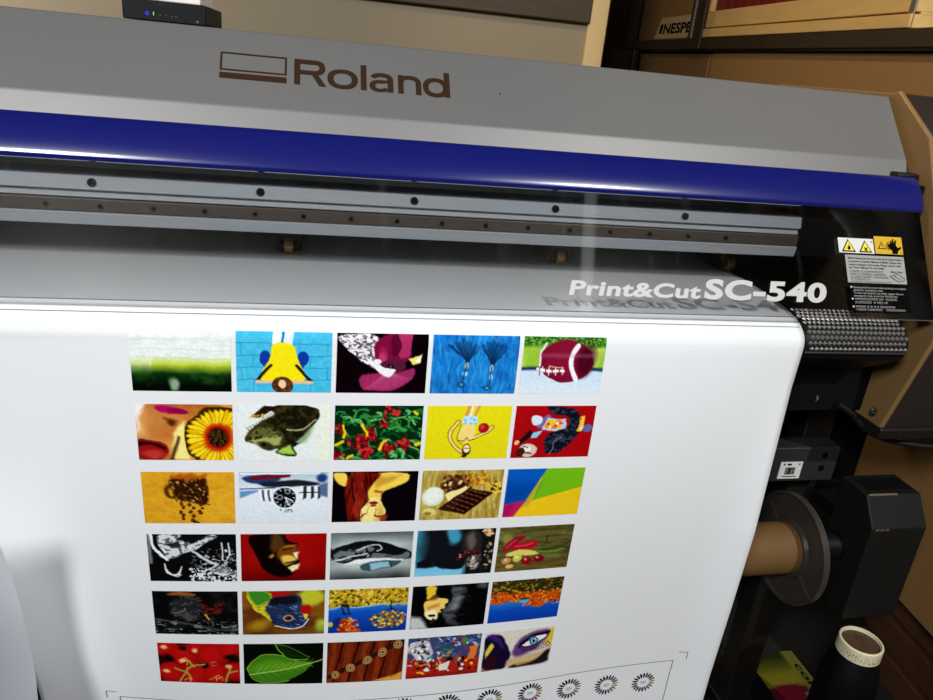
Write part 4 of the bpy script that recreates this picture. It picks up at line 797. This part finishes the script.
# perforated heater vent on the apron right of the sheet
mb = MB(); vp = [(.924,-.2990),(.8886,-.3070),(.8735,-.3155),(.8655,-.3250),(.8625,-.3345),(.8628,-.3440)]
pv = [np.array(p) for p in catmull(vp, 5)]; L_ = np.cumsum([0]+[np.linalg.norm(b-a) for a, b in zip(pv[:-1], pv[1:])])
def vent(s_): i = min(np.searchsorted(L_, s_, side='right')-1, len(pv)-2); t = (s_-L_[i])/(L_[i+1]-L_[i]); p = pv[i]+(pv[i+1]-pv[i])*t; d = (pv[i+1]-pv[i]); d = d/np.linalg.norm(d); return p, np.array((d[1], -d[0]))*(-1)
nr = 10; x0v, x1v = .706, .876
for i in range(nr):
    sc = L_[-1]*(i+.5)/nr; hh = L_[-1]/nr*.78; nx = 21
    for j in range(nx):
        xc = x0v+(x1v-x0v)*(j+.5+.5*(i % 2))/(nx+.5); hw = .0041
        ring = []
        for (dx, ds, up) in ((-hw,0,0),(0,-hh*.55,0),(hw,0,0),(0,hh*.55,0)):
            p, n = vent(min(max(sc+ds,0),L_[-1]-1e-6)); ring.append((xc+dx, p[0]-n[0]*0, p[1]-n[1]*0))
        p, n = vent(sc); n = np.array((-abs(n[0]) , abs(n[1]))) if True else n
        top = [(xc-hw*.4, p[0]+n[0]*.0024, p[1]+n[1]*.0024), (xc+hw*.4, p[0]+n[0]*.0024, p[1]+n[1]*.0024)]
        mb.add(ring+top, [(0,1,4),(1,2,5,4),(2,3,5),(3,0,4,5)])
mb.build('vent_mesh', 'vent_steel', printer, normals=False); mb = MB(); vs_ = []
for x in (x0v-.004, x1v):
    vs_ += [(x, p[0], p[1]) for p in pv]
n_ = len(pv); mb.add(vs_, [(i, i+1, n_+i+1, n_+i) for i in range(n_-1)])
mb.build('perforated_vent', 'black_metal', printer, normals=False)
mb = MB().box(.704, .876, .8615, .8665, -.3475, -.3440).build('vent_lip', 'grey_metal', printer, bevel=.001)
# pinch rollers
def roller(x):
    r = MB(); r.hexa([(x-.017,1.085,-.2845),(x+.017,1.085,-.2845),(x+.02,1.2,-.280),(x-.02,1.2,-.280)], [(x-.019,1.075,-.2535),(x+.019,1.075,-.2535),(x+.03,1.2,-.2475),(x-.03,1.2,-.2475)])
    o = r.build('pinch_roller', 'black_plastic', printer, bevel=.002)
    MB().cyl((x-.0065,1.080,-.2745), (x+.0065,1.080,-.2745), .0115, 24).build('roller_wheel', 'brass', o, bevel=.001)
    m2 = MB()
    for s_ in (-1, 1): m2.cyl((x+s_*.0065,1.080,-.2745), (x+s_*.0125,1.080,-.2745), .0062, 16)
    m2.build('axle_cap', 'dark_metal', o, bevel=.001); return o
r0 = roller(-.021)
for dx in (-.4147, .4147, .711, -.8294):
    c = r0.copy(); C.objects.link(c); c.parent = printer; c.location = (dx, 0, 0)
    for ch in r0.children:
        d = ch.copy(); C.objects.link(d); d.parent = c
# right end housing
hp = [(1.42,.0085),(1.109,.0100),(1.0919,.0145),(1.0012,-.0457),(.885,-.262),(.872,-.300),(.8778,-.3381),(.9182,-.4962),(.922,-.514),(1.42,-.514)]
MB().prism([(y-.004 if y < 1.3 else y, z+(.003 if z > 0 else 0)) for y, z in hp], .926, .9355).build('housing_side', 'aged_plastic', printer, bevel=.003)
house = MB().prism(hp, .936, 1.22).build('end_housing', 'housing_plastic', printer, bevel=.006, seg=3)
MB().prism([(.912,-.4965),(.908,-.500),(.911,-.518),(1.42,-.518),(1.42,-.4965)], .925, 1.222).build('housing_rim', 'dark_metal', printer, bevel=.002)
# parts under the printer: hanger bar, cross beam with barcode plate, stand leg
bar = MB().box(-.9, .905, .972, .99, -.490, -.455).build('hanger_bar', 'bar_metal', printer, bevel=.002)
q = onY(811,396,.97); mb = MB(); mb.tube([(q[0]-.006,.968,q[2]+.012),(q[0]+.002,.962,q[2]+.008),(q[0]+.005,.960,q[2]),(q[0]+.002,.966,q[2]-.012)], .0022, 8); mb.build('bar_hook', 'rack_edge', bar, smooth=True)
q = onY(837,396,.96); bolt(q[0], .973, q[2], .006, bar, 'rack_edge', 'bar_bolt')
MB().box(-1.0, 1.13, 1.14, 1.16, -1.0, -.5185).build('dark_backing', 'matte_black', printer)  # black panel added to keep the gaps under the printer dark
q = onY(868,409,.93); bolt(q[0]+.005, .925, q[2], .006, printer, 'grey_metal', 'bracket_screw')
cross = MB().box(-.95, .965, 1.02, 1.06, -.664, -.594).build('cross_beam', 'grey_metal', printer, bevel=.002)
mb = MB(); q0 = onY(773,461,1.0195); q1 = onY(800,477,1.0195); x0, x1, z0, z1 = .848, .893, -.657, -.6225
mb.box(x0, x1, 1.0188, 1.0202, z0, z1); lb = mb.build('barcode_label', 'label_white', cross); lb['label'] = 'white barcode label'
mb = MB(); u = x0+.012; q = random.Random(2)
while u < x1-.013:
    w = q.choice((.0006,.001,.0016)); mb.box(u, u+w, 1.0182, 1.0189, z0+.009, z1-.011); u += w+q.choice((.0007,.001))
mb.box(x0+.006, x0+.009, 1.0182, 1.0189, z1-.006, z1-.003); mb.box(x0+.014, x0+.022, 1.0182, 1.0189, z1-.0065, z1-.003); mb.box(x1-.008, x1-.005, 1.0182, 1.0189, z1-.0055, z1-.003); mb.box(x0+.008, x1-.008, 1.0182, 1.0189, z0+.004, z0+.0055)
mb.build('barcode', 'ink_black', lb)
mb = MB()
for dx, dz in ((.935,-.610),(.935,-.637)): mb.cyl((dx,1.0185,dz),(dx,1.0205,dz),.006,16)
mb.build('beam_hole', 'ink_black', cross)
leg = MB(); leg.box(.915,.973,1.062,1.11,-H,-.50); leg.build('stand_leg', 'dark_metal', printer, bevel=.003)
MB().box(.905,.985,.925,1.34,-H,-H+.03).build('stand_foot', 'dark_metal', printer, bevel=.004)
leg2 = MB(); leg2.box(-.95,-.89,1.062,1.11,-H,-.50); leg2.build('stand_leg', 'dark_metal', printer, bevel=.003)
MB().box(-.97,-.88,.80,1.34,-H,-H+.03).build('stand_foot', 'dark_metal', printer, bevel=.004)
pts = [Vector(onY(838,404,.953)), Vector(onY(852,414,.948)), Vector(onY(864,428,.945)), Vector(onY(882,438,.94)), Vector(onY(908,444,.93)), Vector(onY(940,447,.92)), Vector(onY(980,446,.92))]
MB().tube([tuple(p) for p in catmull([tuple(p) for p in pts], 6)], .0048, 10).build('power_cable', 'rubber', printer, smooth=True)

# ------------------------------------------------------------------ take-up unit and paper core
tu = empty('take_up_unit', (1.05,1.0,-H), 'charcoal take-up motor column with large round flange', 'take-up unit')
TY, TZ = .965, -.768
def cq(px, py, Y): return Vector(onY(px, py, Y))
xa, xb = .967, 1.079
MB().prism([(.935,-.641),(.900,-.690),(.900,-.885),(1.0,-.885),(1.0,-.641)], xa, xb).build('motor_column', 'charcoal_plastic', tu, bevel=.003)
MB().box(xa+.012, xa+.058, .945, .985, -.6415, -.6395).build('switch_plate', 'black_plastic', tu, bevel=.0005)
MB().box(xa+.064, xb-.008, .945, .985, -.6415, -.6395).build('switch_plate', 'black_plastic', tu, bevel=.0005)
MB().hexa([(xa+.004,.9335,-.6432),(xa+.062,.9335,-.6432),(xa+.062,.9365,-.6412),(xa+.004,.9365,-.6412)],[(xa+.004,.9325,-.6418),(xa+.062,.9325,-.6418),(xa+.062,.9355,-.6398),(xa+.004,.9355,-.6398)]).build('pale_edge', 'rack_edge', tu)  # pale metal strip along the column's top front edge
mb = MB()
for x_ in (.006,.016,.026): mb.box(xa+x_, xa+x_+.007, .8992, .9005, -.6925, -.6890)
mb.build('pale_edge', 'rack_edge', tu)  # pale metal dashes at the column's front bend
MB().box(.9745, 1.02, .9995, 1.10, -.86, -.74).build('column_mount', 'black_plastic', tu, bevel=.003)
MB().cyl((.860,TY,TZ), (xa,TY,TZ), .026, 28).build('spindle', 'black_plastic', tu, bevel=.001)
fl = MB().lathe([(0,.03),(0,.094),(-.006,.097),(-.006,.1015),(.006,.1015),(.006,.097),(.003,.094),(.003,.03)], (.868,TY,TZ), (1,0,0), 64, closed=True).build('flange', 'flange_plastic', tu, smooth=True)
MB().lathe([(-.006,.045),(-.006,.052),(.0,.055),(.0,.045)], (.868,TY,TZ), (1,0,0), 48, closed=True).build('flange_ring', 'flange_plastic', fl, smooth=True)
for i in range(6):
    a = math.radians(32+60*i); d = Vector((0,math.cos(a),math.sin(a))); t = Vector((0,-math.sin(a),math.cos(a))); o = Vector((.865,TY,TZ))
    P8 = [o+d*r+t*w+Vector((h,0,0)) for h in (0,.004) for r, w in ((.053,-.0016),(.053,.0016),(.095,.0016),(.095,-.0016))]
    MB().hexa(P8[:4], P8[4:]).build('flange_rib', 'flange_plastic', fl)
core = MB().lathe([(0,.0375),(0,.0455),(.001,.0465),(1.079,.0465),(1.08,.0455),(1.08,.0375)], (.863-1.08,TY,TZ), (1,0,0), 56, closed=True).build('cardboard_core', 'cardboard', smooth=True)
tag(core, 'bare brown cardboard tube held in the round flange behind the sheet', 'cardboard tube')

# ------------------------------------------------------------------ things on and around the printer
pad = empty('blank_sheet', (-.5,.80,-H), 'blank pale sheet curling up in front of the lower left edge of the printed sheet', 'vinyl sheet')
ed_ = [onX(px,py,-.335) for px,py in ((0,545),(10,570),(20,603),(29,640),(35,670),(38,700))]
ez = [p[2] for p in ed_][::-1]; ey = [p[1] for p in ed_][::-1]
zs = np.linspace(-.535,-H+.001,60); us = np.linspace(0,1,30); P = np.zeros((60,30,3))
for i, z in enumerate(zs):
    y0 = float(np.interp(z, ez, ey)) if z < ez[-1] else ey[-1]-(z-ez[-1])*.75
    P[i,:,0] = -.335-.55*us; P[i,:,2] = z; P[i,:,1] = y0-.05*np.sin(us*math.pi*.5)**1.4
v_, f_ = grid_mesh(P); o = MB().add(v_, f_).build('film', 'blank_vinyl', pad, smooth=True)
for m_ in list(o.modifiers): o.modifiers.remove(m_)

# network box on the hood
nb = empty('network_box', (-.18,1.24,.0075), 'black electronic box with a blue ring light on top of the hood', 'electronic device')
box = MB().box(-.236,-.132,1.132,1.34,.0075,.0325).build('case', 'gloss_black', nb, bevel=.0015)
q = onY(147,13,1.1315); mb = MB().lathe([(0,.0014),(0,.0024),(-.0006,.0024),(-.0006,.0014)], (q[0],1.1322,q[2]), (0,1,0), 24, closed=True); mb.build('power_light', 'led_blue', nb)
q = onY(153.5,13.5,1.1315); MB().box(q[0]-.0005,q[0]+.0005,1.1314,1.1322,q[2]-.0022,q[2]+.0022).build('status_light', 'led_green', nb)
mb = MB()
for px, py in ((160,15),(166,15.5),(172,16.5),(176,17)):
    q = onY(px,py,1.1315); mb.box(q[0]-.0007,q[0]+.0007,1.1316,1.1322,q[2]-.0007,q[2]+.0007)
mb.build('unlit_lights', 'ink_grey', nb)
q = onY(197.5,22,1.1315); MB().cyl((q[0],1.1312,q[2]),(q[0],1.1325,q[2]),.0017,16).build('reset_button', 'ink_grey', nb)
mb = MB(); q = onY(157,4.6,1.1315); put_text(mb, '------', (q[0],1.1319,q[2]), (1,0,0), (0,0,1), .0085, .0016); mb.build('maker_mark', 'ink_grey', nb, normals=False)
wb = MB().box(-.195,-.140,1.15,1.30,.0328,.075).build('white_box', 'white_box', bevel=.002)
tag(wb, 'small white carton lying on the black electronic box', 'box')

# rack along the right hand side
RA = math.radians(6.5); RX, RY = 1.45, 2.45
rn = np.array([math.cos(RA), -math.sin(RA), 0]); rd = np.array([math.sin(RA), math.cos(RA), 0])   # outward x and along y
def on_rack(px, py, off=0.):
    v = ray(px, py); t = (np.array((RX,RY,0))@rn+off)/(v@rn); p = v*t; q = p-np.array((RX,RY,0)); return q@rd, p[2]     # (along, z)
def rk(a, off, z): p = np.array((RX,RY,0))+rd*a+rn*off; return (p[0], p[1], z)
def rbox(mb, a0, a1, o0, o1, z0, z1):
    return mb.hexa([rk(a0,o0,z0),rk(a0,o1,z0),rk(a1,o1,z0),rk(a1,o0,z0)], [rk(a0,o0,z1),rk(a0,o1,z1),rk(a1,o1,z1),rk(a1,o0,z1)])
rack = empty('storage_rack', rk(0,.2,-H), 'dark steel storage rack loaded with cartons beyond the right end of printer', 'rack')
a_far, a_near = min(on_rack(628,46)[0], 1.5), -1.8
zb1 = on_rack(780,44)[1]; zt1 = on_rack(780,33)[1]
ztop = (on_rack(660,40)[1]+on_rack(900,29)[1])/2; zbot = (on_rack(660,52)[1]+on_rack(900,49)[1])/2
mb = MB(); rbox(mb, a_near, a_far, -.01, .03, zbot+.006, ztop); mb.build('shelf_beam', 'rack_steel', rack, bevel=.002)
mb = MB(); rbox(mb, a_near, a_far, .0, .5, zbot, zbot+.006); mb.build('shelf_deck', 'black_metal', rack)
p0 = on_rack(694,20)[0]; p1 = on_rack(707,20)[0]
mb = MB(); rbox(mb, p1, p0, -.015, .03, zbot+.006, 1.0); mb.build('rack_post', 'rack_steel', rack, bevel=.002)
mb = MB(); e0 = on_rack(697,20)[0]; rbox(mb, e0-.012, e0+.003, -.019, -.012, ztop, 1.0); mb.build('post_edge', 'rack_edge', rack)
mb = MB(); rbox(mb, a_far-.03, a_far+.02, -.012, .03, -H, 1.0); mb.build('rack_post', 'rack_steel', rack, bevel=.002)
n0 = on_rack(931,15)[0]; mb = MB(); rbox(mb, a_near-.05, a_near-.001, -.015, .03, -H, 1.0); mb.build('rack_post', 'rack_steel', rack, bevel=.002)
mb = MB(); rbox(mb, a_near, a_far, .0, .5, -.62, -.58); mb.build('shelf_beam', 'rack_steel', rack, bevel=.002)
# carton with the paper label, far bay of the upper shelf
aL = p0+.012; zs_ = ztop+.001
oc = empty('carton', rk((aL+a_far-.05)/2,.2,zs_), 'brown carton with a pasted lettered paper label on the rack shelf', 'carton')
mb = MB(); rbox(mb, aL, a_far-.045, .035, .42, ztop+.0005, .62); mb.build('carton_body', 'carton', oc, bevel=.003)
lz0, lz1 = on_rack(670,38.2,.035)[1], on_rack(676,16.5,.035)[1]
l0 = on_rack(654,38,.035)[0]; l1 = on_rack(690,28,.035)[0]; l2 = on_rack(663,17,.035)[0]
mb = MB().add([rk(l0,.0335,max(lz0,ztop+.002)), rk(aL+.003,.0335,max(lz0,ztop+.002)), rk(aL+.003,.0335,lz1), rk(l2,.0335,lz1)], [(0,1,2,3)]); lab = mb.build('paper_label', 'paper_tan', oc, normals=False)
mb = MB(); t0 = on_rack(663,33,.033); t1 = on_rack(691,31.5,.033); zc0 = on_rack(672,33,.033)[1]; zc1 = on_rack(672,23.5,.033)[1]
put_text(mb, 'NESPE', rk(t0[0],.0325,zc0), -Vector(rd), (0,0,1), t0[0]-max(t1[0],aL), zc1-zc0, bold=.03, shear=.1, lift=.0006); s0 = on_rack(659,33,.033)[0]; s1 = on_rack(661.5,33,.033)[0]
mb.add([rk(s0,.0319,zc0),rk(s1,.0319,zc0),rk(s1-.015,.0319,zc1),rk(s0-.015,.0319,zc1)], [(0,1,2,3)]); mb.build('label_lettering', 'ink_black', lab, normals=False)
# wooden crate, near bay
c0 = p1-.012; c1 = -.85
cr = empty('wooden_crate', rk((c0+c1)/2,.2,zs_), 'pale wooden crate with a dark red slot on the rack shelf', 'crate')
za = on_rack(730,26.5)[1]; zb_ = on_rack(921,13.5)[1]; zs2 = (za+zb_)/2
mb = MB(); rbox(mb, c1, c0, -.012, .40, ztop+.0008, zs2-.002); mb.build('lower_board', 'crate_wood', cr, bevel=.002)
zslot = on_rack(760,5.5)[1]
mb = MB(); rbox(mb, c1, c0, -.006, .40, zs2+.003, zslot); rbox(mb, c1, c0, .01, .39, zs2-.004, zs2+.004); mb.build('front_board', 'crate_wood', cr, bevel=.002)
ss = on_rack(822,2)[0]; mb = MB(); rbox(mb, c1, ss, -.006, .40, zslot, zslot+.22); rbox(mb, c0-.02, c0, -.006, .40, zslot, zslot+.22); rbox(mb, ss, c0-.02, .35, .40, zslot, zslot+.22); mb.build('upper_board', 'crate_wood', cr, bevel=.002)
mb = MB(); rbox(mb, c1-.001, c1+.02, -.009, -.005, ztop+.002, zslot+.22); mb.build('corner_bracket', 'rack_edge', cr, bevel=.001)
q = random.Random(3); nreel = 11
for i in range(nreel):
    w = (c0-.022-ss-.004)/nreel; a0 = ss+.002+w*i
    m_ = MB(); rbox(m_, a0+.002, a0+w-.002, .01, .30, zslot+.001, zslot+.16+q.uniform(0,.02)); o = m_.build('red_folder', 'red_dark', bevel=.001)
    tag(o, 'dark red folder standing in the slot of the pale wooden crate', 'folder', 'dark red folders in the wooden crate')
# cartons under the beam
sm = on_rack(703.5,62)[0]
def carton(a0, a1, z0, z1, lab_, m, off=.02):
    e = empty('carton', rk((a0+a1)/2,.2,z0), lab_, 'carton')
    mb = MB(); rbox(mb, a0, a1, off, .45, z0, z1); mb.build('carton_body', m, e, bevel=.003); return e
carton(sm+.004, a_far-.045, -.5795, zbot-.004, 'brown carton under the shelf beam, farther of two side by side', 'carton_dark')
carton(a_near+.03, sm-.004, -.5795, zbot-.004, 'long brown carton under the shelf beam, nearer of two side by side', 'carton')
carton(-1.72, -.55, -1.02, -.6205, 'brown carton on the low rack shelf behind the take-up column', 'carton', .0)
cb = empty('slatted_crate', rk(-1.5,.2,-H), 'low brown slatted wooden crate on the floor behind the dark jug', 'crate')
for k_, (z0, z1) in enumerate(((-H+.0,-H+.07),(-H+.085,-H+.155),(-H+.17,-H+.235))):
    mb = MB(); rbox(mb, -1.75, -1.24, .06, .08, z0, z1); mb.build('slat', 'crate_brown', cb, bevel=.002)
for a0 in (-1.75,-1.5,-1.29):
    mb = MB(); rbox(mb, a0, a0+.05, .0805, .11, -H, -H+.235); mb.build('corner_post', 'crate_brown', cb, bevel=.002)
mb = MB(); rbox(mb, -1.75, -1.24, .1105, .42, -H, -H+.02); mb.build('base_board', 'crate_brown', cb)
# black object at the far end of the rack
f0 = on_rack(612,60,-.03)[0]
mb = MB(); b_ = [on_rack(611,66,-.03), on_rack(636,68,-.03)]; rbox(mb, b_[1][0], b_[0][0], -.06, -.02, -.05, on_rack(624,49,-.03)[1])
mb.hexa([rk(b_[1][0]+.05,-.06,-.35),rk(b_[1][0]+.05,-.02,-.35),rk(b_[0][0]-.05,-.02,-.35),rk(b_[0][0]-.05,-.06,-.35)],[rk(b_[1][0],-.06,-.05),rk(b_[1][0],-.02,-.05),rk(b_[0][0],-.02,-.05),rk(b_[0][0],-.06,-.05)])
o = mb.build('black_bag', 'black_plastic', bevel=.01); tag(o, 'black bag hanging at the far end of the rack beside the pale post', 'bag')

# jug with the cream cap, printed box, grey box
jg = empty('plastic_jug', (.985,.862,-H), 'dark plastic jug with a cream lettered cap right of the paper core', 'jug')
JX, JY = .985, .862
MB().lathe([(0,0),(0,.048),(.006,.051),(.26,.051),(.30,.050),(.335,.044),(.355,.035),(.362,.035)], (JX,JY,-H), (0,0,1), 40).build('jug_body', 'jug_plastic', jg, smooth=True)
cap_ = MB().lathe([(.360,.026),(.360,.0370),(.3612,.0378),(.3845,.0372),(.386,.0358),(.386,.0335),(.3795,.0328)], (JX,JY,-H), (0,0,1), 48, closed=False).build('cap', 'cap_cream', jg, smooth=True)
MB().lathe([(.3795,0),(.3799,.02),(.3793,.0331)], (JX,JY,-H), (0,0,1), 40).build('cap_inside', 'cap_inner', cap_, smooth=True)
mb = MB(); q = random.Random(8)
for i in range(22):
    a = math.radians(185+i*7.6); r = .0381; z0 = -H+.3645; hgt = .016
    for part in range(q.choice((2,3))):
        da = q.uniform(-.03,.03); w = q.choice((.004,.012,.02)); zz = z0+q.uniform(0,hgt-.006); h_ = .003 if w > .01 else q.uniform(.006,.014)
        mb.add([(JX+r*math.cos(a+da+s_*w), JY+r*math.sin(a+da+s_*w), zz+t_*h_) for s_, t_ in ((-1,0),(1,0),(1,1),(-1,1))], [(0,1,2,3)])
mb.build('cap_lettering', 'ink_grey', cap_, normals=False)
zt = -1.195; b_ = [onZ(783,647,zt), onZ(825,694,zt), onZ(775,690,zt)]
X1, Y0_, Y1_ = b_[1][0]+.004, b_[1][1]-.02, b_[0][1]-.01; X0 = b_[2][0]-.012
bx = empty('printed_box', ((X0+X1)/2,(Y0_+Y1_)/2,-H), 'small carton with a green yellow and magenta printed top on the floor', 'box')
MB().box(X0,X1,Y0_,Y1_,-H,zt-.0012).build('box_body', 'black_plastic', bx, bevel=.001)
n=24; gx = np.linspace(X0+.001,X1-.001,n); gy = np.linspace(Y0_+.001,Y1_-.001,n); GX, GY = np.meshgrid(gx, gy, indexing='ij')
cols = np.zeros((n,n,3)); t = (GY-Y0_)/(Y1_-Y0_); s_ = (GX-X0)/(X1-X0)
w1 = np.clip((t-.30-.06*np.sin(s_*4))/.03,0,1)[...,None]; cols = np.array((80,13,27))/255*(1-w1)+w1*np.array((105,99,24))/255
w2 = np.clip((t-.55)/.35,0,1)[...,None]; cols = cols*(1-w2)+w2*np.array((31,39,16))/255
w3 = np.clip((s_-.72)/.04,0,1)[...,None]*np.clip((t-.12)/.03,0,1)[...,None]; cols = cols*(1-w3)+w3*np.array((93,93,37))/255
w4 = (np.clip((s_-.6)/.04,0,1)*np.clip((.2-t)/.03,0,1))[...,None]; cols = cols*(1-w4)+w4*np.array((140,132,117))/255
v_, f_ = grid_mesh(np.stack([GX,GY,np.full_like(GX,zt-.001)],-1)); color_mesh('printed_top', v_, f_, cols.reshape(-1,3), bx)
mb = MB(); put_text(mb, 'color', (X1-.022,Y1_-.04,zt-.0006), (0,-1,0), (1,0,0), .11, .016, bold=.02, lift=.0003); mb.build('box_lettering', 'ink_black', bx, normals=False)
gb = MB().box(.78,.90,1.17,1.36,-H,-1.19).build('grey_box', 'grey_box', bevel=.002); tag(gb, 'dim grey carton on the floor behind the lower right of the sheet', 'box')

# ------------------------------------------------------------------ the room
def struct(name, mb, m, bevel=0): o = mb.build(name, m, bevel=bevel); o['kind'] = 'structure'; return o
WX0, WX1, WY0, WY1, ZT = -2.6, 2.45, -2.6, 4.15, 1.45
struct('floor', MB().box(WX0-.1,WX1+.1,WY0-.1,WY1+.1,-H-.08,-H), 'floor_concrete')
struct('ceiling', MB().box(WX0-.1,WX1+.1,WY0-.1,WY1+.1,ZT,ZT+.08), 'wall_paint')
struct('wall_rear', MB().box(WX0-.1,WX1+.1,WY1,WY1+.1,-H,ZT), 'wall_tan')
qe = onY(592,0,2.68)
struct('wall_back', MB().box(WX0,qe[0],2.70,2.80,-H,ZT), 'partition_paint')
struct('wall_right', MB().box(WX1,WX1+.1,WY0,WY1,-H,ZT), 'wall_tan')
struct('wall_left', MB().box(WX0-.1,WX0,WY0,WY1,-H,ZT), 'wall_paint')
struct('wall_front', MB().box(WX0-.1,WX1+.1,WY0-.1,WY0,-H,ZT), 'wall_paint')
q0 = onY(592,0,2.68); q1 = onY(611,0,2.68); xm = (q0[0]+q1[0])/2
struct('trim_1', MB().box(q0[0],q1[0],2.68,2.81,-H,ZT), 'post_paint', .004)
q0 = onY(593,24,2.67); q1 = onY(375,1,2.67)
wbd = MB().box(q1[0]-.6,q0[0]-.01,2.67,2.6995,q0[2],1.0).build('wall_board', 'dark_wood', bevel=.004); tag(wbd, 'dark brown wooden board fixed high on the tan back wall', 'board')

# ------------------------------------------------------------------ light
def area(name, loc, target, size, power, col, shape='DISK'):
    l = bpy.data.lights.new(name, 'AREA'); l.shape = shape; l.size = size; l.energy = power; l.color = col
    o = bpy.data.objects.new(name, l); C.objects.link(o); o.location = (loc[0],loc[1],loc[2]+H)
    d = Vector(target)-Vector(loc); o.rotation_euler = d.to_track_quat('-Z','Y').to_euler(); return o
area('front_left_fill', (-1.0,-1.05,1.10), (-.1,.9,-.4), .55, 62, (.92,.96,1.0))  # added soft fill from front left, no window stands there
area('ceiling_lamp', (1.38,-1.05,1.40), (.1,.9,-.4), .07, 49, (.965,.985,1.0))
area('partition_fill', (-1.3,2.25,.4), (-.6,2.7,.05), .15, 7.0, (1.0,.93,.82))  # added warm fill, brightens the partition's left and left-facing sides
l = bpy.data.lights.new('rack_fill', 'SPOT'); l.energy = 46; l.color = (1.0,.80,.52); l.spot_size = math.radians(96); l.spot_blend = .6; l.shadow_soft_size = .06  # added warm spot fill to brighten the rack, no fixture there
o = bpy.data.objects.new('rack_fill', l); C.objects.link(o); o.location = (.15,1.35,1.30+H); o.rotation_euler = (Vector((1.5,2.0,-.1))-Vector((.15,1.35,1.30))).to_track_quat('-Z','Y').to_euler()
w = bpy.data.worlds.new('world'); bpy.context.scene.world = w; w.use_nodes = True
w.node_tree.nodes['Background'].inputs[0].default_value = (.9,.85,.8,1); w.node_tree.nodes['Background'].inputs[1].default_value = .035
